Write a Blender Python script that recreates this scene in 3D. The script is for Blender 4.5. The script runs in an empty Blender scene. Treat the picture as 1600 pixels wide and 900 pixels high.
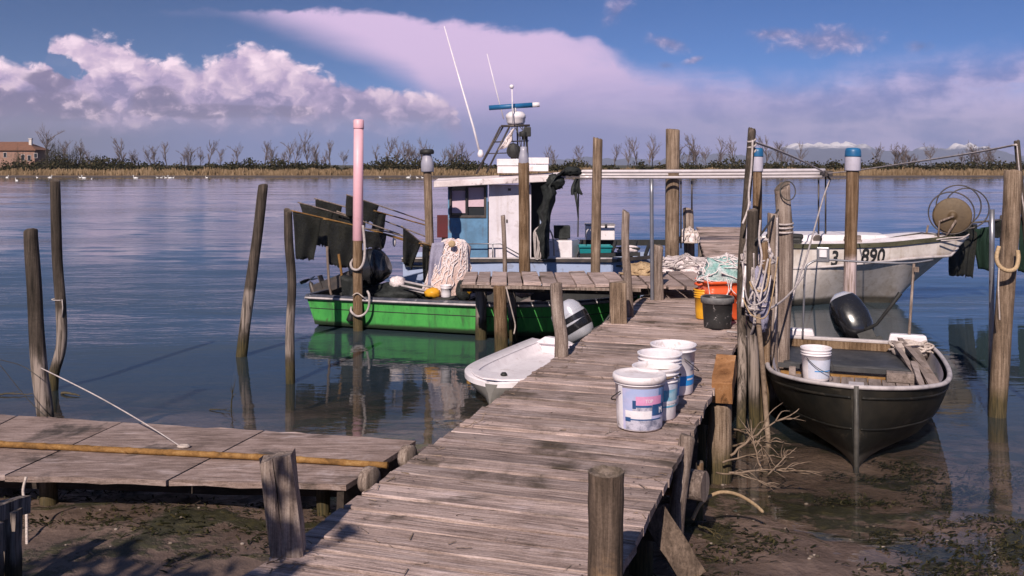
import bpy, math, random
from mathutils import Vector, Matrix, noise as mn

# ------------------------------------------------------------------ camera, light, exposure
sc = bpy.context.scene
F, H, HZ = 1500.0, 2.25, 258.0          # focal length in photo pixels, eye height over the water, horizon row
cam = bpy.data.cameras.new('camera'); camo = bpy.data.objects.new('camera', cam)
sc.collection.objects.link(camo); sc.camera = camo
camo.location = (0, 0, H); camo.rotation_euler = (math.radians(90), 0, 0)
cam.sensor_width = 36; cam.lens = F/1600*36; cam.shift_y = -(450-HZ)/1600
cam.clip_start = 0.05; cam.clip_end = 60000

SUN_AZ, SUN_EL = math.radians(16), math.radians(37.5)      # light travels away from the camera, a little to the right
sun = bpy.data.lights.new('sun', 'SUN'); suno = bpy.data.objects.new('sun', sun)
sc.collection.objects.link(suno)
sun.energy = 5.0; sun.angle = math.radians(0.5); sun.color = (1.0, 0.87, 0.77)
sd = Vector((math.sin(SUN_AZ)*math.cos(SUN_EL), math.cos(SUN_AZ)*math.cos(SUN_EL), -math.sin(SUN_EL)))
suno.rotation_euler = sd.to_track_quat('-Z', 'Y').to_euler(); suno.location = (-10, -30, 40)

sc.view_settings.view_transform = 'Standard'; sc.view_settings.look = 'None'
sc.view_settings.exposure = 0.12; sc.view_settings.gamma = 1.0
sc.cycles.max_bounces = 8; sc.cycles.transparent_max_bounces = 16
sc.cycles.caustics_reflective = False; sc.cycles.caustics_refractive = False
sc.cycles.use_denoising = True

# ------------------------------------------------------------------ node helper
class N:
    def __init__(s, nt): s.nt = nt
    def new(s, t, **kw):
        n = s.nt.nodes.new(t)
        for k, v in kw.items(): setattr(n, k, v)
        return n
    def _in(s, sock, v):
        if v is None: return
        if isinstance(v, bpy.types.NodeSocket): s.nt.links.new(v, sock)
        else:
            if sock.type == 'RGBA' and len(v) == 3: v = (*v, 1)
            sock.default_value = v
    def m(s, op, a, b=None, c=None, clamp=False):
        n = s.new('ShaderNodeMath', operation=op, use_clamp=clamp)
        for i, v in enumerate((a, b, c)): s._in(n.inputs[i], v)
        return n.outputs[0]
    def vm(s, op, a, b=None, sc_=None):
        n = s.new('ShaderNodeVectorMath', operation=op)
        s._in(n.inputs[0], a); s._in(n.inputs[1], b)
        if sc_ is not None: s._in(n.inputs['Scale'], sc_)
        return n.outputs[0]
    def mix(s, f, a, b, mode='MIX'):
        n = s.new('ShaderNodeMix', data_type='RGBA', blend_type=mode)
        s._in(n.inputs[0], f); s._in(n.inputs[6], a); s._in(n.inputs[7], b)
        return n.outputs[2]
    def ramp(s, f, stops, interp='LINEAR'):
        n = s.new('ShaderNodeValToRGB'); cr = n.color_ramp; cr.interpolation = interp
        while len(cr.elements) < len(stops): cr.elements.new(0.5)
        for e, (p, c) in zip(cr.elements, stops):
            e.position = p; e.color = (*c, 1) if len(c) == 3 else c
        s._in(n.inputs[0], f); return n.outputs[0]
    def noise(s, vec, scale=1, detail=4, rough=.55, dist=0, out=0, typ='FBM', dim='3D'):
        n = s.new('ShaderNodeTexNoise', noise_type=typ, noise_dimensions=dim)
        s._in(n.inputs['Vector'], vec); s._in(n.inputs['Scale'], scale); s._in(n.inputs['Detail'], detail)
        s._in(n.inputs['Roughness'], rough); s._in(n.inputs['Distortion'], dist)
        return n.outputs[out]
    def vor(s, vec, scale=1, feature='F1', rnd=1, detail=0, dim='3D'):
        n = s.new('ShaderNodeTexVoronoi', feature=feature, voronoi_dimensions=dim)
        s._in(n.inputs['Vector'], vec); s._in(n.inputs['Scale'], scale); s._in(n.inputs['Randomness'], rnd)
        s._in(n.inputs['Detail'], detail)
        return n.outputs[0]
    def sm(s, v, a, b, lo=0, hi=1):
        n = s.new('ShaderNodeMapRange', interpolation_type='SMOOTHSTEP')
        for i, x in enumerate((v, a, b, lo, hi)): s._in(n.inputs[i], x)
        return n.outputs[0]
    def curve(s, v, pts, x0, x1, yscale):
        n = s.new('ShaderNodeFloatCurve'); cm = n.mapping; c = cm.curves[0]
        cm.use_clip = False
        P_ = [((x-x0)/(x1-x0), y/yscale) for x, y in pts]
        c.points[0].location = P_[0]; c.points[1].location = P_[-1]
        for p in P_[1:-1]: c.points.new(*p)
        for p in c.points: p.handle_type = 'VECTOR'
        cm.update()
        s._in(n.inputs['Value'], s.m('DIVIDE', s.m('SUBTRACT', v, float(x0)), float(x1-x0)))
        return s.m('MULTIPLY', n.outputs[0], float(yscale))
    def xyz(s, v):
        n = s.new('ShaderNodeSeparateXYZ'); s._in(n.inputs[0], v); return n.outputs
    def comb(s, x, y, z):
        n = s.new('ShaderNodeCombineXYZ')
        for i, v in enumerate((x, y, z)): s._in(n.inputs[i], v)
        return n.outputs[0]
    def mapping(s, v, scale=(1, 1, 1), loc=(0, 0, 0)):
        n = s.new('ShaderNodeMapping'); s._in(n.inputs[0], v)
        n.inputs['Scale'].default_value = scale; n.inputs['Location'].default_value = loc
        return n.outputs[0]

# ------------------------------------------------------------------ sky: Nishita blue with cloud banks by direction
def build_sky():
    w = bpy.data.worlds.new('World'); sc.world = w; w.use_nodes = True
    nt = w.node_tree; nt.nodes.clear(); k = N(nt)
    out = k.new('ShaderNodeOutputWorld'); bg = k.new('ShaderNodeBackground')
    nt.links.new(bg.outputs[0], out.inputs[0]); bg.inputs[1].default_value = 0.1
    d = k.new('ShaderNodeTexCoord').outputs['Generated']
    x, y, z = k.xyz(d)
    ya = k.m('MAXIMUM', k.m('ABSOLUTE', y), 0.12)
    u = k.m('ADD', k.m('MULTIPLY', k.m('DIVIDE', x, ya), 15.0), 8.0)       # hundreds of tangent units from due north
    v = k.m('MULTIPLY', k.m('DIVIDE', z, ya), 15.0)
    uv = k.comb(u, v, 0)
    # clear sky
    zen = k.m('MULTIPLY', k.m('MAXIMUM', z, 0.0), 2.6)
    sky = k.new('ShaderNodeTexSky', sky_type='NISHITA', sun_disc=False)
    sky.sun_elevation = SUN_EL; sky.sun_rotation = math.pi + SUN_AZ
    sky.air_density = 1.0; sky.dust_density = 0.2; sky.ozone_density = 3.0
    k._in(sky.inputs[0], k.vm('NORMALIZE', k.comb(x, y, k.m('ADD', zen, 0.06))))
    blue = k.mix(1.0, sky.outputs[0], k.mix(k.sm(u, 1, 12), (0.34, 0.55, 0.80), (0.38, 0.72, 1.15)), 'MULTIPLY')
    # darker to the left, brighter to the right, like the polarised sky of the photograph
    # noises
    n1 = k.noise(k.mapping(uv, (1.0, 1.5, 1)), 1.25, 6, .55, .2, dim='2D')
    n2 = k.noise(k.mapping(uv, (1.0, 1.4, 1), (3.1, 7.7, 0)), 3.0, 5, .6, .3, dim='2D')
    n3 = k.noise(k.mapping(uv, (.30, 1.3, 1), (9, 2, 0)), 1.1, 5, .6, .3, dim='2D')
    warp = k.vm('ADD', uv, k.vm('SCALE', k.comb(k.m('SUBTRACT', n2, .5), k.m('SUBTRACT', n1, .5), 0.0), sc_=.5))
    bil = k.vor(k.mapping(warp, (1, 1.25, 1)), 2.6, 'SMOOTH_F1', 1, 2, dim='2D')
    def c0(n, a): return k.m('MULTIPLY', k.m('SUBTRACT', n, 0.5), a)
    # high veil (anvil) over the whole right part
    vtop = k.curve(u, [(-6,1.0),(3.4,2.52),(3.75,2.47),(5,2.44),(6.4,2.38),(8,2.2),(9.3,2.04),(9.62,1.8),(10,1.66),(11.5,1.6),(12.6,1.62),(14,1.85),(16,2.1),(22,2.3)], -6, 22, 3)
    vsoft = k.curve(u, [(-6,.3),(3.7,.10),(9.4,.2),(10,.45),(12,.7),(16,.7),(22,.8)], -6, 22, 3)
    dv = k.m('ADD', k.m('SUBTRACT', vtop, v), k.m('ADD', c0(n3, .34), k.m('ADD', c0(n1, .34), c0(n2, .12))))
    veil = k.sm(k.m('DIVIDE', dv, vsoft), 0, 1)
    vlow = k.curve(u, [(-6,3),(3.5,2.42),(4.1,2.2),(5.0,1.85),(5.8,1.52),(6.4,1.22),(6.9,.7),(7.4,-.6),(22,-1)], -6, 22, 3)
    dl = k.m('ADD', k.m('SUBTRACT', v, vlow), c0(n3, .3))
    veil = k.m('MULTIPLY', veil, k.sm(dl, -0.2, .5))
    vstr = k.m('ADD', c0(n3, 1.0), k.m('ADD', c0(n1, .7), c0(n2, .3)))
    vcol = k.mix(k.sm(k.m('ADD', v, c0(n3, 1.0)), .35, 1.65), (0.24, .25, .58), (0.74, .54, .80))
    vcol = k.mix(k.sm(k.m('ADD', u, c0(n3, 4.0)), 8.4, 13.5), vcol, k.mix(k.sm(vstr, -.28, .18), (.17, .21, .52), (0.58, 0.48, .76)))
    gap = k.m('MULTIPLY', k.sm(k.m('ADD', n3, c0(n1, .4)), .48, .66), k.m('MULTIPLY', k.sm(u, 8.6, 11), k.sm(v, .9, 1.4)))
    veil = k.m('MULTIPLY', veil, k.m('SUBTRACT', 1.0, k.m('MULTIPLY', gap, .75)))
    # low haze at the horizon
    hz = k.m('MULTIPLY', k.sm(k.m('ADD', v, c0(n3, .3)), .45, 1.35, 1, 0), k.sm(u, 2, 8, 1, .8))
    hazec = k.mix(k.sm(k.m('ADD', u, c0(n3, 2.0)), -.5, 4.5), (.095, .098, .20), (.125, .165, .43))
    hazec = k.mix(k.m('MULTIPLY', k.sm(v, .35, .95), .8), hazec, k.mix(k.sm(u, 0, 6), (.17, .145, .28), (.21, .22, .50)))
    # cumulus bank
    ctop = k.curve(u, [(-6,1.6),(-2,1.9),(0,1.72),(.45,1.7),(.72,1.72),(.80,2.12),(1.1,2.17),(1.5,2.12),(2,1.95),(2.3,1.80),(3,1.64),(3.38,1.72),(3.5,1.9),(4.0,2.02),(4.3,1.9),(4.7,1.7),(5.2,1.48),(5.5,1.38),(6,1.30),(6.6,1.18),(7.05,1.02),(7.3,.6),(8,-.3),(10,-.9),(22,-1)], -6, 22, 3)
    edge = k.m('ADD', k.m('ADD', c0(n1, .26), c0(n2, .13)), k.m('MULTIPLY', k.m('SUBTRACT', .36, bil), .20))
    dc = k.m('ADD', k.m('SUBTRACT', ctop, v), edge)
    def blob(u0, v0, a, b, tilt=0, amp=.9, soft=.35):
        du = k.m('SUBTRACT', u, u0); dv_ = k.m('SUBTRACT', k.m('SUBTRACT', v, v0), k.m('MULTIPLY', du, tilt))
        r = k.m('SQRT', k.m('ADD', k.m('POWER', k.m('DIVIDE', du, a), 2.0), k.m('POWER', k.m('DIVIDE', dv_, b), 2.0)))
        return k.sm(k.m('ADD', k.m('SUBTRACT', 1.0, r), k.m('ADD', c0(n1, amp), c0(n2, amp*.7))), 0, soft)
    hole = blob(.98, 1.56, .50, .20, -.42, 1.5, .25)
    cum = k.m('MULTIPLY', k.sm(k.m('ADD', dc, c0(n2, .10)), -.03, .13), k.m('SUBTRACT', 1.0, k.m('MULTIPLY', hole, .95)))
    base = k.m('MULTIPLY', k.sm(k.m('ADD', v, c0(n1, .45)), .38, .85), 1.0)
    cum = k.m('MULTIPLY', cum, base)
    rim = k.sm(dc, .0, .45, .16, 0)
    lum = k.m('ADD', k.m('ADD', k.m('MULTIPLY', k.m('SUBTRACT', .38, bil), .70), k.m('ADD', c0(n1, .70), c0(n2, .28))), k.m('ADD', rim, k.sm(v, .7, 1.7, .22, .66)))
    ccol = k.ramp(lum, [(0, (.25, .21, .42)), (.25, (.52, .39, .61)), (.45, (.76, .57, .74)), (.78, (1.12, .86, .98))])
    dark = k.m('MAXIMUM', k.m('MAXIMUM', blob(.3, .88, 1.6, .38), blob(2.45, 1.02, .46, .3)), k.m('MAXIMUM', blob(.75, 1.32, .50, .26), k.m('MULTIPLY', blob(3.6, .84, 1.6, .13), .8)))
    dl2 = k.m('ADD', k.m('ADD', n2, c0(n1, 1.1)), k.m('MULTIPLY', k.m('SUBTRACT', .36, bil), .7))
    dshade = k.ramp(dl2, [(.30, (.15, .125, .27)), (.50, (.26, .20, .36)), (.68, (.70, .52, .66))])
    ccol = k.mix(k.m('MULTIPLY', dark, .85), ccol, dshade)
    # small dark tufts in the blue
    tuf = None
    for b in ((9.65, 2.46, .34, .26, .9), (10.45, 1.90, .42, .14, -.2), (12.9, 1.96, .95, .28, .05), (14.4, 1.86, .26, .14, 0), (10.4, 1.55, .18, .10, 0), (10.85, 1.64, .2, .07, .3), (12.1, 2.05, .6, .14, .0)):
        t = blob(b[0], b[1], b[2], b[3], b[4], 1.5, 1.1); tuf = t if tuf is None else k.m('MAXIMUM', tuf, t)
    tcol = k.ramp(k.m('ADD', n2, c0(n1, .4)), [(.38, (.13, .16, .38)), (.56, (.25, .24, .47)), (.74, (.60, .47, .66))])
    # unseen sky overhead and behind: broken cloud, darkened upwards to cut fill light
    over = k.m('MULTIPLY', k.sm(n3, .25, .65, .45, 1), k.sm(v, 2.6, 4.2))
    c = blue
    c = k.mix(k.m('MULTIPLY', hz, .95), c, k.vm('SCALE', hazec, sc_=10.0))
    c = k.mix(k.m('MULTIPLY', veil, .93), c, k.vm('SCALE', vcol, sc_=10.0))
    c = k.mix(k.m('MULTIPLY', k.m('MULTIPLY', hz, veil), .5), c, k.vm('SCALE', hazec, sc_=10.0))
    c = k.mix(k.m('MULTIPLY', cum, .97), c, k.vm('SCALE', ccol, sc_=10.0))
    c = k.mix(k.m('MULTIPLY', tuf, .8), c, k.vm('SCALE', tcol, sc_=10.0))
    c = k.mix(k.m('MULTIPLY', over, .75), c, k.mix(k.sm(v, 3.5, 11), (1.9, 2.4, 3.9), (.55, .80, 1.6)))
    k._in(bg.inputs[0], c)
    w.cycles.sampling_method = 'MANUAL'; w.cycles.sample_map_resolution = 256
build_sky()
# ------------------------------------------------------------------ placing: photo measurements turned into metres
def P(px, py, Y): return Vector(((px-800)*Y/F, Y, H-(py-HZ)*Y/F))
def G(px, py, z=0.0): return P(px, py, (H-z)*F/(py-HZ))
rnd = random.Random(11)
def U(a, b): return rnd.uniform(a, b)
def fbm(x, y, z=0, o=4): return mn.fractal(Vector((x, y, z)), 1.0, 2.0, o)   # about -1..1
def sstep(x, a, b):
    t = min(1, max(0, (x-a)/(b-a))); return t*t*(3-2*t)
def lerp(a, b, t): return a+(b-a)*t

# ------------------------------------------------------------------ mesh builder
class MB:
    def __init__(s): s.v = []; s.f = []; s.sm = []; s.mi = []
    def add(s, vs, fs, smooth=False, mi=0):
        o = len(s.v); s.v += [Vector(v) for v in vs]
        for f in fs: s.f.append([i+o for i in f]); s.sm.append(smooth); s.mi.append(mi)
        return s
    def box(s, c, size, rz=0, M=None, mi=0, jit=0, smooth=False):
        a, b, d = size[0]/2, size[1]/2, size[2]/2; c = Vector(c)
        M = M or Matrix.Rotation(rz, 3, 'Z')
        vs = [c + M @ Vector((x*a+U(-jit, jit), y*b+U(-jit, jit), z*d+U(-jit, jit))) for x in (-1, 1) for y in (-1, 1) for z in (-1, 1)]
        s.add(vs, [(0,1,3,2),(4,6,7,5),(0,4,5,1),(2,3,7,6),(0,2,6,4),(1,5,7,3)], smooth, mi); return s
    def bar(s, a, b, w, h, up=(0,0,1), mi=0, n=1, jit=0):
        a, b = Vector(a), Vector(b); d = (b-a).normalized(); sx = d.cross(Vector(up)).normalized(); u = sx.cross(d)
        rings = []
        for i in range(n+1):
            p = a.lerp(b, i/n)
            rings.append([p+sx*(x*w/2+U(-jit, jit))+u*(y*h/2+U(-jit, jit)) for x, y in ((-1,-1),(1,-1),(1,1),(-1,1))])
        s.loft(rings, True, (True, True), False, mi); return s
    def loft(s, rings, closed=True, caps=(False, False), smooth=True, mi=0):
        n = len(rings[0]); vs = [v for r in rings for v in r]; fs = []
        for i in range(len(rings)-1):
            for j in range(n if closed else n-1):
                k = (j+1) % n; fs.append((i*n+j, i*n+k, (i+1)*n+k, (i+1)*n+j))
        s.add(vs, fs, smooth, mi)
        o = len(s.v)-len(vs)
        if caps[0]: s.f.append([o+j for j in range(n)][::-1]); s.sm.append(False); s.mi.append(mi)
        if caps[1]: s.f.append([o+(len(rings)-1)*n+j for j in range(n)]); s.sm.append(False); s.mi.append(mi)
        return s
    def tube(s, pts, r, n=8, cap=True, smooth=True, rf=None, mi=0, flat=1.0):
        pts = [Vector(p) for p in pts]
        rs = r if isinstance(r, (list, tuple)) else [r]*len(pts)
        ref = Vector((0, 0, 1)); d0 = (pts[1]-pts[0]).normalized()
        if abs(d0.dot(ref)) > .9: ref = Vector((1, 0, 0))
        sx = d0.cross(ref).normalized(); rings = []
        for i, p in enumerate(pts):
            d = (pts[min(i+1, len(pts)-1)]-pts[max(i-1, 0)]).normalized()
            sx = (sx - d*sx.dot(d)); sx = sx.normalized() if sx.length > 1e-6 else d.orthogonal().normalized()
            sy = d.cross(sx)
            rr = []
            for j in range(n):
                a = 2*math.pi*j/n; k = rs[i]*(rf(i, j, a) if rf else 1)
                rr.append(p+sx*math.cos(a)*k+sy*math.sin(a)*k*flat)
            rings.append(rr)
        s.loft(rings, True, (cap, cap), smooth, mi); return s
    def lathe(s, prof, c=(0,0,0), n=24, M=None, smooth=True, cap=(True, True), mi=0, a0=0, a1=None):
        c = Vector(c); M = M or Matrix.Identity(3); full = a1 is None
        a1 = a0+2*math.pi if full else a1; m = n if full else n+1
        rings = [[c+M @ Vector((r*math.cos(a0+(a1-a0)*j/n), r*math.sin(a0+(a1-a0)*j/n), z)) for j in range(m)] for r, z in prof]
        s.loft(rings, full, cap if full else (False, False), smooth, mi); return s
    def grid(s, rows, smooth=True, mi=0):
        n = len(rows[0]); vs = [v for r in rows for v in r]
        s.add(vs, [(i*n+j, i*n+j+1, (i+1)*n+j+1, (i+1)*n+j) for i in range(len(rows)-1) for j in range(n-1)], smooth, mi); return s
    def blob(s, c, r, amp=.2, fr=2., seed=0, nu=28, nv=16, zmin=None, M=None, mi=0, smooth=True):
        c = Vector(c); rows = []
        for i in range(nv+1):
            th = math.pi*i/nv; row = []
            for j in range(nu):
                ph = 2*math.pi*j/nu; d = Vector((math.sin(th)*math.cos(ph), math.sin(th)*math.sin(ph), math.cos(th)))
                k = 1+amp*fbm(d.x*fr+seed, d.y*fr+seed*1.7, d.z*fr, 4)
                p = Vector((d.x*r[0]*k, d.y*r[1]*k, d.z*r[2]*k))
                if M: p = M @ p
                p = c+p
                if zmin is not None and p.z < zmin: p.z = zmin
                row.append(p)
            rows.append(row)
        s.loft(rows, True, (False, False), smooth, mi); return s

COL = sc.collection
def mesh_obj(name, mb, mats, parent=None, M=None, bevel=0, solid=0, sub=0, auto=True):
    inv = M.inverted() if M else None
    me = bpy.data.meshes.new(name)
    me.from_pydata([tuple(inv @ v) if inv else tuple(v) for v in mb.v], [], mb.f)
    for p, s_, m_ in zip(me.polygons, mb.sm, mb.mi): p.use_smooth = s_; p.material_index = m_
    for m_ in (mats if isinstance(mats, (list, tuple)) else [mats]): me.materials.append(m_)
    me.update()
    o = bpy.data.objects.new(name, me); COL.objects.link(o)
    if parent: o.parent = parent
    if solid:
        q = o.modifiers.new('thick', 'SOLIDIFY'); q.thickness = solid; q.offset = 0
    if bevel:
        q = o.modifiers.new('edge', 'BEVEL'); q.width = bevel; q.segments = 2; q.limit_method = 'ANGLE'; q.angle_limit = math.radians(40)
    if sub:
        q = o.modifiers.new('smooth', 'SUBSURF'); q.levels = sub; q.render_levels = sub
    return o

class Thing:
    """An Empty at the base of a thing; its parts are meshes parented to it."""
    def __init__(s, name, label, cat, loc, rz=0, group=None):
        o = s.o = bpy.data.objects.new(name, None); COL.objects.link(o); o.empty_display_size = .1
        o.location = loc; o.rotation_euler = (0, 0, rz); o['label'] = label; o['category'] = cat
        if group: o['group'] = group
        s.M = Matrix.Translation(Vector(loc)) @ Matrix.Rotation(rz, 4, 'Z')
    def part(s, name, mb, mat, parent=None, local=False, label=None, kind=None, **kw):
        o = mesh_obj(name, mb, mat, parent or s.o, None if local else s.M, **kw)
        if label: o['label'] = label
        if kind: o['kind'] = kind
        return o
def solo(name, label, cat, mb, mat, group=None, loc=None, **kw):
    """A thing that is one mesh, its origin at its base."""
    if loc is None:
        n = len(mb.v); loc = Vector((sum(v.x for v in mb.v)/n, sum(v.y for v in mb.v)/n, min(v.z for v in mb.v)))
    M = Matrix.Translation(Vector(loc))
    o = mesh_obj(name, mb, mat, None, M, **kw); o.location = loc
    o['label'] = label; o['category'] = cat
    if group: o['group'] = group
    return o
def setting(name, mb, mat, kind='structure', **kw):
    o = mesh_obj(name, mb, mat, None, None, **kw); o['kind'] = kind; return o
def copy_tree(o, parent=None):
    c = o.copy(); COL.objects.link(c)
    if parent: c.parent = parent
    for ch in list(o.children): copy_tree(ch, c)
    return c
def smooth_path(pts, n=24):
    pts = [Vector(p) for p in pts]
    if len(pts) == 2: return [pts[0].lerp(pts[1], i/n) for i in range(n+1)]
    out = []; m = len(pts)-1
    for i in range(n+1):
        t = i/n*m; k = min(int(t), m-1); f = t-k
        p0, p1, p2, p3 = pts[max(k-1, 0)], pts[k], pts[k+1], pts[min(k+2, m)]
        out.append(.5*((2*p1)+(p2-p0)*f+(2*p0-5*p1+4*p2-p3)*f*f+(3*p1-p0-3*p2+p3)*f**3))
    return out

# ------------------------------------------------------------------ materials
def newmat(name):
    m = bpy.data.materials.new(name); m.use_nodes = True; nt = m.node_tree; nt.nodes.clear(); k = N(nt)
    out = k.new('ShaderNodeOutputMaterial'); b = k.new('ShaderNodeBsdfPrincipled'); nt.links.new(b.outputs[0], out.inputs[0])
    return m, k, b, out
def bump(k, b, h, strength=.4, dist=.01):
    n = k.new('ShaderNodeBump'); n.inputs['Strength'].default_value = strength; n.inputs['Distance'].default_value = dist
    k._in(n.inputs['Height'], h); k._in(b.inputs['Normal'], n.outputs[0]); return n
def coords(k, island=False, kind='Object'):
    v = k.new('ShaderNodeTexCoord').outputs[kind]
    oi = k.new('ShaderNodeObjectInfo').outputs['Random']
    v = k.vm('ADD', v, k.vm('SCALE', (1.0, 1.0, 1.0), sc_=k.m('MULTIPLY', oi, 37.0)))
    if island:
        r = k.new('ShaderNodeNewGeometry').outputs['Random Per Island']
        v = k.vm('ADD', v, k.vm('SCALE', (1.0, .7, .4), sc_=k.m('MULTIPLY', r, 91.0)))
    return v
def wood(name, stops, grain=(16, 16, 1.1), island=False, bumps=.6, var=.35, algae=None, rough=.85, dirt=None, light=None, knots=True, pale=None, palec=(.30, .245, .215)):
    """Weathered timber: grain stretched along one axis, cracks, blotches; algae is a height band over the water where green slime grows."""
    m, k, b, out = newmat(name)
    v = coords(k, island)
    g = k.mapping(v, grain)
    n = k.noise(g, 1.0, 9, .66, .6)
    cr = k.noise(k.mapping(v, tuple(x*2.3 for x in grain)), 1.0, 5, .7, .3)
    bl = k.noise(v, 2.6, 5, .6); sp = k.noise(v, 95, 3, .7)
    t = k.m('ADD', k.m('ADD', k.m('MULTIPLY', n, .95), k.m('MULTIPLY', cr, .45)), k.m('MULTIPLY', k.m('SUBTRACT', bl, .5), .55))
    t = k.m('ADD', t, k.m('MULTIPLY', k.m('SUBTRACT', sp, .5), .35)); t = k.m('SUBTRACT', t, .22)
    c = k.ramp(t, stops)
    crack = k.sm(cr, .30, .40, 1, 0)
    c = k.mix(k.m('MULTIPLY', crack, .75), c, tuple(x*.5 for x in stops[0][1]))
    if island:
        r = k.new('ShaderNodeNewGeometry').outputs['Random Per Island']
        c = k.mix(1.0, c, k.ramp(r, [(0, (1-var,)*3), (.5, (1, .97, .95)), (1, (1+var*.8, 1+var*.75, 1+var*.75))]), 'MULTIPLY')
    if dirt:
        dn = k.noise(v, dirt[1], 6, .65, .4)
        c = k.mix(k.m('MULTIPLY', k.sm(dn, .52, .68), dirt[2]), c, dirt[0])
    if light:
        ln = k.noise(k.vm('ADD', v, (7.0, 3.0, 1.0)), light[1], 6, .7, .5)
        c = k.mix(k.m('MULTIPLY', k.m('MULTIPLY', k.sm(ln, .55, .70), k.sm(n, .35, .6)), light[2]), c, light[0])
    z = k.xyz(k.new('ShaderNodeNewGeometry').outputs['Position'])[2]
    if pale:
        pz = k.m('ADD', z, k.m('MULTIPLY', k.m('SUBTRACT', bl, .5), .5))
        c = k.mix(k.m('MULTIPLY', k.m('MULTIPLY', k.sm(pz, pale[0]-.1, pale[0]+.05), k.sm(pz, pale[1]-.05, pale[1]+.12, 1, 0)), k.sm(n, .35, .6)), c, palec)
    if algae:
        az = k.m('ADD', z, k.m('MULTIPLY', k.m('SUBTRACT', bl, .5), .28))
        c = k.mix(k.m('MULTIPLY', k.sm(az, algae*.35, algae, 1, 0), .85), c, k.mix(k.sm(cr, .35, .65), (.020, .022, .010), (.10, .075, .030)))
    k._in(b.inputs['Base Color'], c); b.inputs['Roughness'].default_value = rough; b.inputs['Specular IOR Level'].default_value = .25
    bump(k, b, k.m('ADD', n, k.m('MULTIPLY', cr, .7)), bumps, .012)
    return m
def paint(name, col, col2=None, scale=5, amt=.5, rough=.45, grime=None, gz=None, metal=0, bumps=.08, spec=.45, scuff=None, stretch=(1, 1, 1), coat=0, streak=None):
    """Painted, plastic or metal surface with uneven wear; gz is the height over the water below which grime sits."""
    m, k, b, out = newmat(name)
    v = k.mapping(coords(k), stretch)
    n = k.noise(v, scale, 6, .6, .2); n2 = k.noise(v, scale*6, 4, .65)
    c2 = col2 or tuple(x*.72 for x in col)
    c = k.mix(k.m('MULTIPLY', k.sm(n, .38, .70), amt), col, c2)
    c = k.mix(k.m('MULTIPLY', k.sm(n2, .48, .75), amt*.35), c, tuple(x*.6 for x in c2))
    if scuff: c = k.mix(k.m('MULTIPLY', k.sm(k.noise(v, scuff[1], 7, .72, .5), .58, .64), scuff[2]), c, scuff[0])
    if streak:
        sv = k.noise(k.mapping(coords(k), (9, 9, .7)), 1.0, 5, .65, .2)
        c = k.mix(k.m('MULTIPLY', k.m('MULTIPLY', k.sm(sv, .50, .70), k.sm(n, .3, .6)), streak[1]), c, streak[0])
    if grime:
        z = k.xyz(k.new('ShaderNodeNewGeometry').outputs['Position'])[2]
        zz = k.m('ADD', z, k.m('MULTIPLY', k.m('SUBTRACT', n, .5), gz*.5))
        c = k.mix(k.m('MULTIPLY', k.sm(zz, gz*.55, gz, 1, 0), .9), c, grime)
    k._in(b.inputs['Base Color'], c); b.inputs['Metallic'].default_value = metal
    k._in(b.inputs['Roughness'], k.m('ADD', k.m('MULTIPLY', n2, .25), rough-.1)); b.inputs['Specular IOR Level'].default_value = spec
    b.inputs['Coat Weight'].default_value = coat; b.inputs['Coat Roughness'].default_value = .1
    if bumps: bump(k, b, k.m('ADD', n, k.m('MULTIPLY', n2, .3)), bumps, .02)
    return m
def cloth(name, col, col2=None, weave=160, rough=.95, see=0, scale=6):
    m, k, b, out = newmat(name); v = coords(k)
    n = k.noise(v, scale, 5, .6); w = k.noise(v, weave, 2, .5)
    c = k.mix(k.sm(n, .35, .68), col, col2 or tuple(x*.55 for x in col)); c = k.mix(k.m('MULTIPLY', k.sm(w, .4, .65), .5), c, tuple(x*.45 for x in col))
    k._in(b.inputs['Base Color'], c); b.inputs['Roughness'].default_value = rough; b.inputs['Specular IOR Level'].default_value = .15
    bump(k, b, k.m('ADD', n, k.m('MULTIPLY', w, .4)), .5, .01)
    if see:
        tr = k.new('ShaderNodeBsdfTransparent'); mx = k.new('ShaderNodeMixShader'); k._in(mx.inputs[0], k.m('MULTIPLY', k.sm(w, .45, .6), see))
        k.nt.links.new(b.outputs[0], mx.inputs[1]); k.nt.links.new(tr.outputs[0], mx.inputs[2]); k.nt.links.new(mx.outputs[0], out.inputs[0])
    return m

W = {}
W['post'] = wood('weathered_post', [(.22, (.040, .027, .018)), (.46, (.18, .125, .087)), (.66, (.33, .245, .18)), (.9, (.50, .40, .33))], (36, 36, 1.9), algae=.32)
W['post_dark'] = wood('dark_post', [(.25, (.018, .014, .011)), (.5, (.060, .047, .038)), (.72, (.13, .10, .082)), (.92, (.30, .24, .21))], (36, 36, 1.9), algae=.32, pale=(.34, .75))
W['post_brown'] = wood('brown_post', [(.22, (.035, .020, .010)), (.47, (.15, .092, .052)), (.68, (.29, .20, .13)), (.9, (.46, .36, .29))], (36, 36, 1.9), algae=.35)
W['post_pale_foot'] = wood('pale_footed_pile', [(.22, (.035, .020, .010)), (.47, (.14, .085, .048)), (.68, (.27, .18, .115)), (.9, (.42, .32, .25))], (20, 20, 1.0), algae=.35, pale=(.74, 1.08), palec=(.62, .50, .50))
W['post_old'] = wood('old_pile', [(.2, (.022, .016, .012)), (.45, (.085, .060, .045)), (.68, (.18, .13, .10)), (.9, (.34, .26, .21))], (30, 30, 1.6), light=((.30, .19, .11), 3.0, .6))
W['post_grey'] = wood('grey_post', [(.2, (.045, .033, .027)), (.46, (.20, .15, .125)), (.66, (.36, .29, .25)), (.9, (.52, .44, .40))], (40, 40, 2.0), algae=.2)
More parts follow.
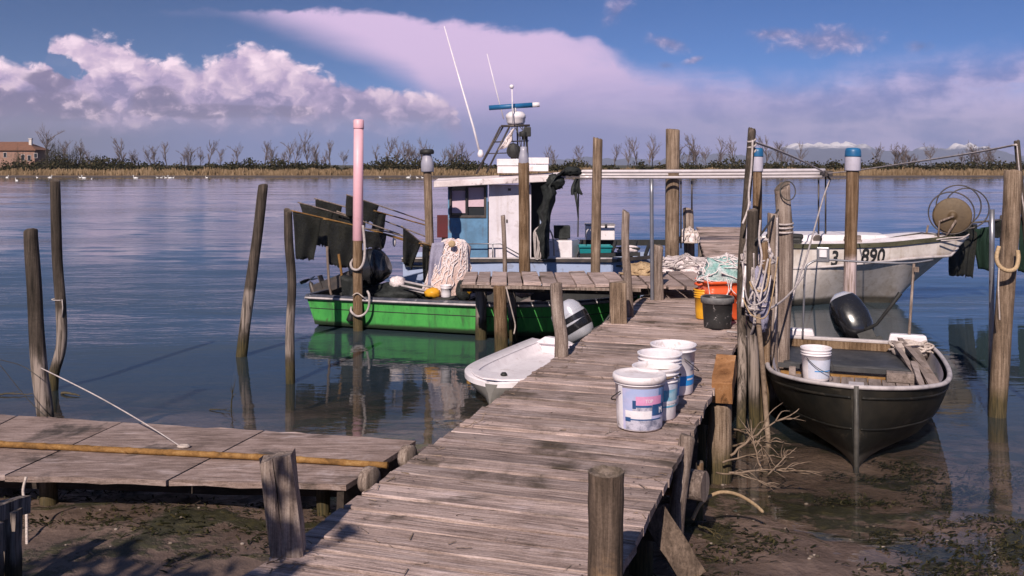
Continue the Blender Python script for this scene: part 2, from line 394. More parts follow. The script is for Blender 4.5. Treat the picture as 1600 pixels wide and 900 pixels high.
W['deck'] = wood('deck_boards', [(.12, (.046, .033, .028)), (.33, (.23, .168, .146)), (.53, (.43, .33, .298)), (.80, (.68, .56, .535))], (2.2, 40, 40), island=True, bumps=1.0, var=.32, dirt=((.060, .045, .030), 1.5, .88), light=((.62, .50, .50), 2.4, .5))
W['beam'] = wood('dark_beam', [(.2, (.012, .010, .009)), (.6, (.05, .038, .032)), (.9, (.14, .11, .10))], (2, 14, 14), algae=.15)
W['panel'] = wood('platform_boards', [(.12, (.070, .052, .044)), (.38, (.22, .162, .142)), (.60, (.37, .285, .262)), (.86, (.60, .49, .47))], (3.5, 26, 26), island=True, bumps=.8, var=.18, dirt=((.045, .038, .034), 1.8, .9), light=((.55, .46, .46), 1.6, .7))
W['fresh'] = wood('orange_timber', [(.2, (.13, .055, .02)), (.55, (.34, .165, .07)), (.85, (.55, .34, .20))], (6, 6, 1.2), bumps=.3)
W['bamboo'] = wood('bamboo', [(.2, (.06, .032, .012)), (.5, (.24, .125, .04)), (.8, (.44, .28, .12))], (7, 9, 9), bumps=.25)
W['twig'] = wood('dry_twig', [(.2, (.09, .06, .04)), (.6, (.26, .19, .14)), (.9, (.42, .34, .28))], (9, 9, 9), bumps=.3)
W['nail'] = paint('rusty_nail', (.035, .018, .012), rough=.7)
W['endgrain'] = wood('end_grain', [(.2, (.05, .042, .032)), (.5, (.13, .10, .08)), (.85, (.30, .24, .21))], (14, 14, 14), bumps=.6)
W['rope'] = cloth('pale_rope', (.62, .53, .48), (.42, .35, .32), 90)
W['rope_white'] = cloth('white_rope', (.58, .51, .50), (.38, .33, .32), 90)
W['rope_tan'] = cloth('tan_rope', (.50, .36, .22), (.32, .22, .13), 90)
W['wire'] = paint('wire', (.05, .045, .04), rough=.5)
W['white'] = paint('white_paint', (.80, .74, .76), (.62, .55, .55), 4, .45, .42, scuff=((.38, .30, .26), 7, .35), streak=((.42, .30, .22), .45))
W['wall_white'] = paint('lavender_white_panel', (.74, .69, .75), (.60, .55, .60), 2.5, .7, .5, scuff=((.40, .33, .32), 6, .4), streak=((.40, .31, .27), .5))
W['shade_grey_hull'] = paint('shade_grey_underside', (.20, .19, .18), (.11, .105, .10), 4, .7, .5, grime=(.05, .045, .03), gz=.1)  # shade under the white dinghy put into the grey, plus waterline grime
W['white_plastic'] = paint('white_plastic', (.80, .75, .78), (.62, .56, .59), 5, .6, .32, bumps=.03, scuff=((.36, .29, .25), 8, .42))
W['dirty_white'] = paint('dirty_white_hull', (.66, .60, .57), (.42, .36, .31), 3, .7, .45, grime=(.045, .04, .028), gz=.16, scuff=((.28, .21, .15), 5, .35), streak=((.30, .215, .14), .6))
W['green'] = paint('green_paint', (.070, .39, .075), (.042, .26, .055), 2.2, .9, .72, grime=(.030, .032, .022), gz=.11, scuff=((.06, .085, .035), 4, .7), stretch=(2.6, 2.6, .8), bumps=.2, streak=((.05, .10, .045), .75))
W['gunwale'] = paint('dark_gunwale', (.035, .04, .06), (.10, .10, .12), 8, .7, .45, scuff=((.35, .32, .34), 9, .45))
W['trim'] = paint('pale_trim', (.52, .47, .47), (.26, .23, .24), 7, .7, .5)
W['lightblue'] = paint('pale_blue_paint', (.36, .43, .62), (.28, .34, .50), 4, .5, .5, scuff=((.18, .17, .18), 6, .4))
W['blue'] = paint('blue_paint', (.12, .26, .43), (.075, .155, .25), 3, .8, .55, scuff=((.17, .13, .105), 4, .55), streak=((.10, .10, .11), .6))
W['blackhull'] = paint('black_hull', (.009, .009, .008), (.030, .025, .018), 2.2, .8, grime=(.085, .075, .06), gz=.09, scuff=((.06, .05, .038), 6, .4), bumps=.2, spec=.25, rough=.5)
W['black'] = paint('black_plastic', (.012, .012, .014), (.02, .02, .022), 5, .5, .22, bumps=.0, coat=.6)
W['black_dull'] = paint('black_dull', (.016, .016, .016), (.035, .035, .035), 6, .6, .6)
W['bench'] = paint('dark_bench_cover', (.030, .032, .036), (.075, .074, .078), 4, .8, .5, bumps=.25, scuff=((.16, .15, .15), 7, .45))
W['floor_boards'] = wood('grey_floor_boards', [(.2, (.11, .09, .08)), (.5, (.25, .205, .19)), (.8, (.42, .36, .345))], (14, 1.6, 14), island=True, bumps=.4, var=.15, dirt=((.10, .07, .045), 3.5, .6))
W['stem'] = paint('worn_stem', (.085, .078, .07), (.03, .028, .024), 9, .8, .5)
W['steel'] = paint('grey_steel', (.30, .30, .33), (.20, .19, .20), 6, .6, .38, metal=.7)
W['alu'] = paint('pale_tube', (.66, .60, .62), (.45, .40, .40), 5, .5, .35, metal=.25)
W['dark_steel'] = paint('dark_steel', (.06, .055, .055), (.13, .10, .085), 9, .7, .5, metal=.5)
W['silver'] = paint('silver_cowl', (.60, .60, .66), (.45, .45, .50), 4, .4, .25, metal=.25, bumps=.02, coat=.5)
W['pink'] = paint('pink_pipe', (.78, .44, .50), (.68, .36, .42), 3, .5, .45, bumps=.04, scuff=((.45, .22, .22), 8, .25))
W['capblue'] = paint('blue_plastic', (.018, .13, .30), (.012, .085, .20), 6, .6, .4)
W['capwhite'] = paint('white_cap', (.48, .45, .54), (.34, .31, .37), 6, .6, .45)
W['orange'] = paint('orange_plastic', (.72, .105, .03), (.58, .08, .03), 5, .5, .4, scuff=((.75, .42, .32), 7, .3))
W['red'] = paint('red_plastic', (.72, .13, .12), (.60, .10, .10), 5, .5, .45)
W['yellow'] = paint('yellow_plastic', (.72, .36, .02), (.58, .26, .02), 5, .5, .4)
W['teal'] = paint('teal_plastic', (.01, .22, .24), (.01, .14, .16), 5, .5, .45)
W['black_bucket'] = paint('spattered_black', (.020, .020, .021), (.045, .044, .044), 5, .6, .5, scuff=((.45, .42, .42), 13, .8))
W['net_black'] = cloth('black_net', (.018, .019, .017), (.036, .036, .031), 120, see=.24, scale=3)
W['net_green'] = cloth('dark_green_net', (.012, .028, .020), (.022, .045, .032), 120, see=.05, scale=3)
W['net_pink'] = cloth('pale_pink_net', (.66, .47, .42), (.82, .66, .62), 55, scale=16)
W['net_white'] = cloth('white_net', (.72, .62, .62), (.85, .77, .78), 60, scale=14)
W['net_teal'] = cloth('teal_grey_net', (.22, .40, .38), (.62, .62, .64), 60, scale=9)
W['cloth_grey'] = cloth('blue_grey_cloth', (.34, .32, .42), (.24, .23, .32), 90)
W['tarp'] = cloth('black_tarp', (.016, .018, .018), (.04, .045, .045), 50, rough=.6)
W['glass'] = paint('window_glass', (.02, .025, .03), (.03, .03, .035), 3, .5, .12, bumps=0)
W['pinkboard'] = paint('pale_pink_board', (.62, .46, .53), (.52, .37, .43), 4, .5, .6)
W['jar'] = paint('grey_plastic_bottle', (.36, .35, .42), (.26, .25, .31), 5, .6, .3)
W['brass'] = paint('brown_reel_disc', (.105, .068, .034), (.06, .038, .02), 4, .8, .55, metal=.1)
W['darkred'] = paint('dark_red_board', (.10, .012, .016), (.06, .01, .012), 4, .5, .6)
W['letter'] = paint('black_lettering', (.012, .012, .014), bumps=0, rough=.5)
W['roof'] = wood('pale_roof', [(.2, (.50, .42, .42)), (.6, (.76, .68, .69)), (.9, (.82, .76, .78))], (3, 3, 3), bumps=.15)
# ------------------------------------------------------------------ ground: mud flat, river bed and far bank in one sheet
def pw(x, pts):
    if x <= pts[0][0]: return pts[0][1]
    for (a, ya), (b, yb) in zip(pts, pts[1:]):
        if x <= b: return lerp(ya, yb, sstep(x, a, b))
    return pts[-1][1]
PROF = [(-30, 1.2), (-4, .9), (.5, .58), (4.0, .10), (5.4, .07), (6.6, .035), (7.6, .01), (8.6, -.08), (10.5, -.35), (14, -.9), (25, -2.0), (150, -2.0)]
FAR = [(150, -2.0), (166, -.5), (170.5, -.12), (174, .10), (177, .30), (186, .75), (240, 1.2), (2500, 2.0), (6500, 2.0)]
def gh(x, y):
    if y < 150:
        z = pw(y, PROF)
        z += .055*sstep(-x, .6, 1.6)*sstep(y, 3, 5)*sstep(y, 9, 6.6) - .062*sstep(x, .9, 2.0)*sstep(y, 3.5, 5) - .08*sstep(x, 3.0, 4.6)*sstep(y, 5, 6.5)
        z += .032*fbm(x*1.1, y*1.4, 3, 4)+.016*fbm(x*4.1, y*4.6, 8, 3)
        return z
    yy = y + 3.0*fbm(x/38, 5.5, 1, 3) + .8*fbm(x/6, 2.2, 4, 2) - 1.2*sstep(x, 10, 60)
    return pw(yy, FAR)+.06*fbm(x*.3, y*.3, 2, 3)
def axis(segs):
    out = []
    for a, b, d0, d1 in segs:
        p, n = a, 0
        while p < b-1e-6:
            out.append(p); t = (p-a)/(b-a); p += d0*(1-t)+d1*t
    out.append(segs[-1][1]); return out
ys = axis([(-40, 2.5, 6, .5), (2.5, 9.5, .085, .085), (9.5, 16, .12, .6), (16, 150, 1.5, 9), (150, 166, 4, 1.2), (166, 188, .45, .6), (188, 260, 2, 8), (260, 6500, 20, 900)])
xr = axis([(0, 5.2, .085, .085), (5.2, 12, .15, .8), (12, 60, 1.2, 3), (60, 150, 3, 5), (150, 5000, 10, 900)])
xs = [-x for x in xr[::-1]]+xr[1:]
gm = MB(); gm.grid([[Vector((x, y, gh(x, y))) for x in xs] for y in ys], True)
def mud_material():
    m, k, b, out = newmat('river_mud')
    pos = k.new('ShaderNodeNewGeometry').outputs['Position']; x, y, z = k.xyz(pos)
    n = k.noise(pos, 1.5, 7, .62, .4); f = k.noise(pos, 11, 6, .68); w1 = k.noise(k.mapping(pos, (1, 1.5, 1)), .95, 6, .64, .8); lit = k.vor(pos, 22, 'F1')
    c = k.ramp(k.m('ADD', k.m('MULTIPLY', n, .6), k.m('MULTIPLY', f, .4)), [(.28, (.045, .032, .024)), (.48, (.125, .086, .068)), (.66, (.22, .155, .125))])
    weed = k.m('MULTIPLY', k.sm(k.m('ADD', w1, k.m('MULTIPLY', k.m('SUBTRACT', f, .5), .35)), .485, .56), 1)
    wc = k.ramp(f, [(.3, (.008, .010, .004)), (.55, (.026, .028, .010)), (.72, (.075, .065, .022))])
    c = k.mix(k.m('MULTIPLY', weed, .9), c, wc)
    c = k.mix(k.m('MULTIPLY', k.sm(lit, .10, .05), k.sm(n, .5, .6)), c, (.30, .24, .18))
    # far bank: bare mud at the water, dry grass above
    far = k.sm(y, 120, 150)
    fc = k.ramp(k.m('ADD', z, k.m('MULTIPLY', k.m('SUBTRACT', k.noise(pos, .5, 5, .6), .5), .3)), [(.05, (.055, .042, .036)), (.22, (.105, .08, .068)), (.42, (.20, .14, .07)), (.8, (.07, .062, .026))])
    c = k.mix(far, c, fc)
    k._in(b.inputs['Base Color'], c)
    wet = k.sm(z, .03, .16, .16, .62)
    k._in(b.inputs['Roughness'], k.m('ADD', wet, k.m('MULTIPLY', weed, .1))); b.inputs['Specular IOR Level'].default_value = .5
    bump(k, b, k.m('ADD', k.m('ADD', n, k.m('MULTIPLY', f, .8)), k.m('MULTIPLY', weed, .3)), .8, .035)
    return m
setting('ground', gm, mud_material())

# ------------------------------------------------------------------ water
wy = axis([(2.5, 9.5, .12, .12), (9.5, 16, .15, .6), (16, 150, 1.5, 8), (150, 182, 2, .8)])
wxr = axis([(0, 5.2, .12, .12), (5.2, 12, .2, .8), (12, 60, 1.2, 4), (60, 700, 5, 80)])
wx = [-x for x in wxr[::-1]]+wxr[1:]
wm = MB(); wm.grid([[Vector((x, y, 0)) for x in wx] for y in wy], True)
def water_material():
    m, k, b, out = newmat('river_water'); k.nt.nodes.remove(b)
    dep = k.new('ShaderNodeAttribute', attribute_name='depth').outputs['Fac']
    pos = k.new('ShaderNodeNewGeometry').outputs['Position']; x, y, z = k.xyz(pos)
    turb = k.m('SUBTRACT', 1.0, k.m('EXPONENT', k.m('MULTIPLY', dep, -2.3)))
    # ripples: calm in the lee of the jetties, wind-ruffled further out in drifting patches
    pn = k.noise(k.mapping(pos, (.05, .16, 1)), 1.0, 3, .5, .3)
    patch = k.sm(k.m('ADD', y, k.m('MULTIPLY', k.m('SUBTRACT', pn, .5), 22.0)), 11.5, 19)
    patch = k.m('MULTIPLY', patch, k.sm(pn, .30, .62, .55, 1))
    r1 = k.noise(k.mapping(pos, (.8, 1.9, 1)), 1.0, 4, .55, .25)
    r2 = k.noise(k.mapping(pos, (2.4, 6.5, 1), (5, 3, 0)), 1.0, 4, .6, .2)
    r3 = k.noise(k.mapping(pos, (.12, .45, 1), (1, 8, 0)), 1.0, 3, .5)
    calm = k.m('ADD', k.m('MULTIPLY', r1, .030), k.m('MULTIPLY', r2, .005))
    rough_ = k.m('ADD', k.m('ADD', k.m('MULTIPLY', r1, .20), k.m('MULTIPLY', r2, .12)), k.m('MULTIPLY', r3, .35))
    hgt = k.m('ADD', k.m('MULTIPLY', calm, k.m('SUBTRACT', 1.0, patch)), k.m('MULTIPLY', rough_, patch))
    bp = k.new('ShaderNodeBump'); bp.inputs['Strength'].default_value = 1.0; bp.inputs['Distance'].default_value = .22
    k._in(bp.inputs['Height'], hgt)
    # out in the wind the facets that show are the ones leaning towards the shore
    f1 = k.new('ShaderNodeSeparateColor'); k._in(f1.inputs[0], k.noise(k.mapping(pos, (.55, 1.7, 1)), 1.0, 5, .62, .3, out=1))
    f2 = k.noise(k.mapping(pos, (.06, .20, 1), (4, 9, 0)), 1.0, 4, .6, .3)
    lean = k.m('MULTIPLY', k.sm(k.m('ADD', f1.outputs[0], k.m('MULTIPLY', k.m('SUBTRACT', f2, .5), .8)), .25, .80), .044)
    fac_n = k.vm('NORMALIZE', k.comb(k.m('MULTIPLY', k.m('SUBTRACT', f1.outputs[1], .5), .12), k.m('MULTIPLY', k.m('ADD', lean, .006), -1.0), 1.0))
    nrm = k.vm('NORMALIZE', k.vm('ADD', k.vm('SCALE', bp.outputs[0], sc_=k.m('SUBTRACT', 1.0, patch)), k.vm('SCALE', fac_n, sc_=patch)))
    tr = k.new('ShaderNodeBsdfTransparent'); k._in(tr.inputs[0], k.mix(k.sm(dep, 0, .7), (.96, .95, .91), (.50, .55, .48)))
    df = k.new('ShaderNodeBsdfDiffuse'); df.inputs[0].default_value = (.038, .058, .074, 1)
    body = k.new('ShaderNodeMixShader'); k._in(body.inputs[0], turb); k.nt.links.new(tr.outputs[0], body.inputs[1]); k.nt.links.new(df.outputs[0], body.inputs[2])
    gl = k.new('ShaderNodeBsdfGlossy'); gl.inputs[0].default_value = (1, 1, 1, 1); k._in(gl.inputs['Roughness'], k.m('ADD', k.m('MULTIPLY', patch, .07), .015)); k._in(gl.inputs['Normal'], nrm)
    fr = k.new('ShaderNodeFresnel'); fr.inputs[0].default_value = 1.333; k._in(fr.inputs['Normal'], nrm)
    bk = k.new('ShaderNodeNewGeometry').outputs['Backfacing']     # light coming up from the bed is not bent here, so no total reflection
    ff = k.m('ADD', k.m('MULTIPLY', fr.outputs[0], k.m('SUBTRACT', 1.0, bk)), k.m('MULTIPLY', bk, .05))
    mx = k.new('ShaderNodeMixShader'); k._in(mx.inputs[0], ff); k.nt.links.new(body.outputs[0], mx.inputs[1]); k.nt.links.new(gl.outputs[0], mx.inputs[2])
    k.nt.links.new(mx.outputs[0], out.inputs[0]); return m
wo = setting('water', wm, water_material())
at = wo.data.attributes.new('depth', 'FLOAT', 'POINT')
at.data.foreach_set('value', [max(0.0, -gh(v.x, v.y)) for v in wm.v])

# ------------------------------------------------------------------ far bank: reeds, scrub, bare trees, house, mountains
def leafmat(name, stops, sc_=.8, rough=.9):
    m, k, b, out = newmat(name)
    r = k.new('ShaderNodeNewGeometry').outputs['Random Per Island']; pos = k.new('ShaderNodeNewGeometry').outputs['Position']
    n = k.noise(pos, sc_, 4, .6)
    k._in(b.inputs['Base Color'], k.ramp(k.m('ADD', k.m('MULTIPLY', r, .55), k.m('MULTIPLY', n, .5)), stops)); b.inputs['Roughness'].default_value = rough
    b.inputs['Specular IOR Level'].default_value = .1
    return m
def bank_y(x):       # where the reeds start
    return 177 - 3.0*fbm(x/38, 5.5, 1, 3) - .8*fbm(x/6, 2.2, 4, 2)+1.2*sstep(x, 10, 60)
reed = MB()
for i in range(15000):
    x = U(-125, 125); y = bank_y(x)+1.5+abs(rnd.gauss(0, 4)); h = U(.4, 1.3)*(.85+.7*fbm(x/6, 1, 0, 3)); w = U(.05, .16); z = gh(x, y)-.05; t = U(-.25, .25)
    reed.add([(x-w, y, z), (x+w, y, z), (x+t+w*.6, y, z+h), (x+t-w*.3, y, z+h*.9)], [(0, 1, 2, 3)])
setting('reed_bed', reed, leafmat('dry_reeds', [(.15, (.08, .055, .032)), (.5, (.19, .13, .075)), (.85, (.30, .215, .135))], .12), 'stuff')
scrub = MB()
def clump(mb, c, r, n, s, squash=1.0):
    for _ in range(n):
        d = Vector((rnd.gauss(0, 1), rnd.gauss(0, 1), rnd.gauss(0, 1))).normalized()*r*(U(.2, 1)**.5); d.z *= squash
        p = Vector(c)+d; a = Vector((U(-1, 1), U(-1, 1), U(-1, 1))).normalized()*s*U(.5, 1.2); b = a.cross(Vector((U(-1, 1), U(-1, 1), U(-1, 1)))).normalized()*s*U(.4, 1)
        mb.add([p-a-b*.6, p+a*.2-b, p+a, p+b], [(0, 1, 2, 3)])
for i in range(1500):
    x = U(-128, 128); y = bank_y(x)+U(8, 16); z = gh(x, y)
    hh = (1.75+1.5*fbm(x/14, 3.3, 0, 3)+1.3*fbm(x/3, 7, 0, 2))*U(.5, 1.3)
    clump(scrub, (x, y, z+hh*.45), max(.5, hh*.60), 40, .25, 1.0)
setting('scrub_belt', scrub, leafmat('scrub_leaves', [(.2, (.010, .012, .006)), (.5, (.034, .034, .016)), (.85, (.09, .070, .040))]), 'stuff')

bark = paint('tree_bark', (.075, .058, .048), (.04, .032, .026), 3, .6, .9, bumps=0)
twigm = paint('bare_twigs', (.20, .155, .145), (.13, .10, .092), 2, .6, .9, bumps=0)
def bare_tree(seed, h, spread, trunkless=False, n0=7):
    rr = random.Random(seed); tr, cr = MB(), MB()
    def grow(mb, p, d, L, r, lev):
        n = 4; pts = [p]; q = p.copy(); dd = d.copy()
        for i in range(n):
            dd = (dd+Vector((rr.uniform(-1, 1), rr.uniform(-1, 1), rr.uniform(-.3, .7)))*.20).normalized(); q = q+dd*L/n; pts.append(q.copy())
        mb.tube(pts, [r*(1-.7*i/n) for i in range(n+1)], 4 if lev < 2 else 3, False)
        if lev < 3:
            m = (n0+3, 7, 7)[lev]
            for j in range(m):
                t = rr.uniform(.40 if lev == 0 else .2, 1); k = min(int(t*n), n-1); b = pts[k].lerp(pts[k+1], t*n-k)
                a = rr.uniform(0, 6.28); e = (dd*rr.uniform(.6, 1.2)+Vector((math.cos(a), math.sin(a), rr.uniform(-.1, .4)))*spread).normalized()
                grow(cr, b, e, L*rr.uniform(.28, .46), max(r*(.5-.1*lev), .009), lev+1)
    grow(tr, Vector((0, 0, -.2)), Vector((rr.uniform(-.06, .06), 0, 1)), h*.8, h*.014+.02, 0)
    return tr, cr
protos = []
specs = [(3, 4.6, .6), (8, 5.0, .5), (15, 4.2, .75), (21, 5.4, .42), (34, 3.6, .8)]
TREES = [  # photo column, crown-top row, prototype
 (74,206,0),(100,222,2),(122,226,4),(138,240,2),(191,219,1),(209,238,4),(241,232,2),(263,227,1),(287,231,0),(311,240,4),(345,236,2),(369,230,0),(411,218,1),(424,234,4),(459,223,0),(482,221,3),(519,218,1),(536,236,4),(590,228,3),(604,226,1),(620,232,3),(646,236,4),(668,230,3),(690,234,1),(708,228,3),(728,236,0),
 (858,228,3),(870,238,0),(905,236,2),(958,224,1),(980,226,3),(996,214,1),(1020,218,3),(1064,219,0),(1082,222,1),(1103,232,4),(1126,220,3),(1148,221,0),(1197,219,1),(1214,226,2),(1252,228,3),(1365,230,0),(1410,234,2),(1455,233,4),(1500,240,4),(1540,238,2)]
_k = random.Random(77)
TREES += [(min(1590, max(150, _k.gauss(_k.choice((215, 300, 440, 500, 640, 690, 720, 880, 1010, 1090, 1240, 1420, 1530)), 13))), _k.uniform(226, 247), _k.choice((0, 1, 2, 3, 4))) for _ in range(50)]
TREES.sort()
TLAB = {0: 'wide tree', 1: 'forked tree', 2: 'spreading tree', 3: 'slim tree', 4: 'bushy tree'}
pr = {}
tree_list = []
for (px, py, kd) in TREES:
    Y = 189+U(0, 5); p = P(px, 262, Y); z = gh(p.x, Y); top = P(px, py, Y).z; s_ = specs[kd]
    if kd not in pr:
        th = Thing('bare_tree', 'x', 'tree', (p.x, Y, z), 0, 'bare trees along the far bank')
        a, b = bare_tree(s_[0], s_[1], s_[2], n0=9)
        for q in a.v+b.v: pass
        th.part('trunk', a, bark, local=True); th.part('crown', b, twigm, local=True); pr[kd] = th.o; o = th.o
    else:
        o = copy_tree(pr[kd]); o.location = (p.x, Y, z); o.rotation_euler = (0, 0, U(0, 6.28))
    zs = [v.co.z for v in o.children[1].data.vertices]
    f = (top-z)/max(zs)*U(.72, .98); o.scale = (f, f, f)
    tree_list.append((px, kd, o))
LAND = [(62, 'the farmhouse'), (86, 'the tall crooked left post'), (411, 'the leaning stake'), (452, 'the gnarled stake'), (560, 'the pink-topped pile'), (668, 'the jar-topped pile'), (735, 'the whip antenna foot'), (818, 'the bottle-topped pile'), (933, 'the bare pile by the cabin'), (1051, 'the broad square pile'), (1175, 'the leaning rope post'), (1333, 'the large blue cap'), (1588, 'the right border stick')]
ORD = [str(i) for i in range(60)]; ORD[:14] = ['first', 'second', 'third', 'fourth', 'fifth', 'sixth', 'seventh', 'eighth', 'ninth', 'tenth', 'eleventh', 'twelfth', 'thirteenth', 'fourteenth']
cnt = {}
for px, kd, o in sorted(tree_list, key=lambda t: t[0]):
    lx, ln = [q for q in LAND if q[0] < px][-1]; cnt[ln] = cnt.get(ln, 0)+1
    o['label'] = 'bare '+TLAB[kd]+' on the far bank, '+ORD[cnt[ln]-1]+' right of '+ln
# dense thicket beside the house
for j, (px, py, wid) in enumerate(((88, 214, 4.6), (118, 224, 4.2), (30, 222, 1.6), (150, 238, 3.0))):
    Y = 190+j; p = P(px, 262, Y); z = gh(p.x, Y); top = P(px, py, Y).z-z; a, b = MB(), MB()
    for i in range(int(22*wid)):
        x = U(-wid/2, wid/2); y = U(-1.5, 1.5); h_ = top*(1-.55*(abs(x)/(wid/2))**2)*U(.65, 1.0)
        pts = smooth_path([(x, y, 0), (x+U(-.2, .2), y, h_*.5), (x+U(-.4, .4), y, h_)], 5)
        (a if i % 5 == 0 else b).tube(pts, [.05, .045, .035, .025, .02, .012], 3, False)
        for q in range(5): clump(b, Vector((x, y, h_*U(.15, .85)))+Vector((U(-.4, .4), 0, 0)), .35, 3, .10)
    th = Thing('thicket', ['tall dense leafless thicket right of the farmhouse', 'rounded grey-green thicket sloping down beside the tall thicket', 'narrow dark bush standing in front of the farmhouse wall', 'low thicket at the right end of the bushes by the farmhouse'][j], 'bush', (p.x, Y, z), 0, 'bushes by the farmhouse')
    th.part('stems', a, bark, local=True); th.part('foliage', b, leafmat('thicket_leaves_%d' % j, [(.2, (.018, .018, .012)), (.5, (.045, .043, .028)), (.85, (.09, .078, .055))]), local=True)

# farmhouse
def farmhouse():
    Y = 200; x0 = P(-60, 0, Y).x; x1 = P(54, 0, Y).x; z0 = 1.0; z1 = P(0, 234, Y).z; zr = P(0, 221, Y).z
    th = Thing('farmhouse', 'old plastered farmhouse with red tiled roof on the far bank', 'house', ((x0+x1)/2, Y, z0))
    wall = paint('house_plaster', (.32, .19, .15), (.20, .13, .10), 1, .8, .9, scuff=((.20, .14, .11), 1.2, .6))
    w = MB(); w.box(((x0+x1)/2, Y+3, (z0+z1)/2), (x1-x0, 6, z1-z0)); th.part('wall', w, wall)
    r = MB(); cx = (x0+x1)/2; e = .35
    b_ = [Vector((x0-e, Y-e, z1)), Vector((x1+e, Y-e, z1)), Vector((x1+e, Y+6+e, z1)), Vector((x0-e, Y+6+e, z1))]; t_ = [Vector((x0+3, Y+3, zr)), Vector((x1-3, Y+3, zr))]
    lo = [v-Vector((0, 0, .18)) for v in b_]
    r.add(b_+t_+lo, [(0, 1, 5, 4), (1, 2, 5), (2, 3, 4, 5), (3, 0, 4), (0, 6, 7, 1), (1, 7, 8, 2), (2, 8, 9, 3), (3, 9, 6, 0), (9, 8, 7, 6)])
    ro = th.part('roof', r, paint('roof_tiles', (.20, .095, .062), (.13, .065, .045), 3, .8, .9, bumps=.3))
    c = MB(); cp = P(48, 228, Y+2); c.box((cp.x, Y+2, zr-.1), (.55, .55, 1.3)); c.box((cp.x, Y+2, zr+.62), (.75, .75, .14)); th.part('chimney', c, W['dirty_white'], ro)
    for px, py, ww, hh in ((8, 242, .55, .9), (36, 246, .6, 1.1), (46, 247, .6, 1.1), (56, 243, .6, .9)):
        p = P(px, py, Y); f = MB(); f.box((p.x, Y-.04, p.z), (ww+.16, .08, hh+.16)); fo = th.part('window', f, W['trim'])
        g = MB(); g.box((p.x, Y-.092, p.z), (ww, .02, hh)); th.part('pane', g, W['glass'], fo)
    d = MB(); p = P(27, 252, Y); d.box((p.x, Y-.05, z0+1.0), (.9, .09, 2.0)); th.part('door', d, W['beam'])
farmhouse()

# snow mountains far beyond the plain
def mountains():
    mb = MB(); D = 5000.0; k_ = D/9000; rows = []
    prof = lambda x: 55+190*math.exp(-((x-3450)/800)**2)+ 140*math.exp(-((x-4850)/600)**2) + 40*math.exp(-((x-1700)/900)**2)+60*fbm(x/900, 4, 0, 3)
    for i in range(15):
        t = i/14; row = []
        for j in range(241):
            x = 300+j*30; h = prof(x)*t**1.3*(1-.06*(1-t)) + (45*fbm(x/240, t*3, 2, 5)+25*fbm(x/90, t*6, 5, 4))*t
            row.append(Vector((x*k_, D+t*800, max(-5, h*k_+1.5))))
        rows.append(row)
    back = [Vector((v.x, v.y+300, -5)) for v in rows[-1]]
    mb.grid(rows+[back], True)
    m, k, b, out = newmat('mountain_rock_snow'); pos = k.new('ShaderNodeNewGeometry').outputs['Position']; z = k.xyz(pos)[2]
    n = k.noise(pos, .011, 7, .7, .3)
    snow = k.sm(k.m('ADD', z, k.m('MULTIPLY', k.m('SUBTRACT', n, .5), 110.0)), 94, 130)
    k._in(b.inputs['Base Color'], k.mix(snow, (.06, .08, .17), (.85, .80, .84))); b.inputs['Roughness'].default_value = .9
    setting('mountains', mb, m)
mountains()

# white birds on the water along the far bank
bird = MB()
def bird_mb():
    b = MB(); n_ = 9
    b.lathe([(.001, -.30), (.07, -.22), (.12, -.08), (.125, .05), (.08, .2), (.03, .33), (.001, .38)], (0, 0, .10), 10, Matrix(((0, 0, 1), (0, 1, 0), (1, 0, 0))))
    b.tube(smooth_path([(-.22, 0, .13), (-.30, 0, .28), (-.27, 0, .42), (-.34, 0, .47)], 8), [.05, .045, .035, .033, .033, .036, .045, .04, .02], 8)
    b.tube([(-.36, 0, .465), (-.45, 0, .445)], [.02, .006], 6)
    return b
bw = paint('white_feathers', (.85, .83, .82), (.75, .72, .70), 4, .3, .8, bumps=0)
first = None
for i, (px, py, s_) in enumerate(((11,277,1.5),(26,283,1.4),(58,273,1.1),(78,277,1.5),(125,277,1.0),(131,279,1.7),(143,280,.9),(212,279,1.7),(246,277,1.0),(252,277,1.0),(259,277,1.1),(266,279,1.7),(271,277,1.0),(323,278,1.1),(594,276,1.1),(638,278,1.6),(652,278,1.0),(660,278,.9))):
    p = G(px, py, 0)
    if p.y > 168: p = P(px, py, 168); p.z = 0
    if first is None:
        first = solo('white_bird', 'x', 'bird', bird_mb(), bw, 'white birds on the far water', Vector((0, 0, 0))); o = first
    else: o = first.copy(); COL.objects.link(o)
    o.location = p; s_ *= .72; o.scale = (s_,)*3; o.rotation_euler = (0, 0, U(-.8, .8)+(math.pi if i % 3 == 0 else 0)); o.location.z = -.02
    o['label'] = 'small white bird floating on the water off the far bank'
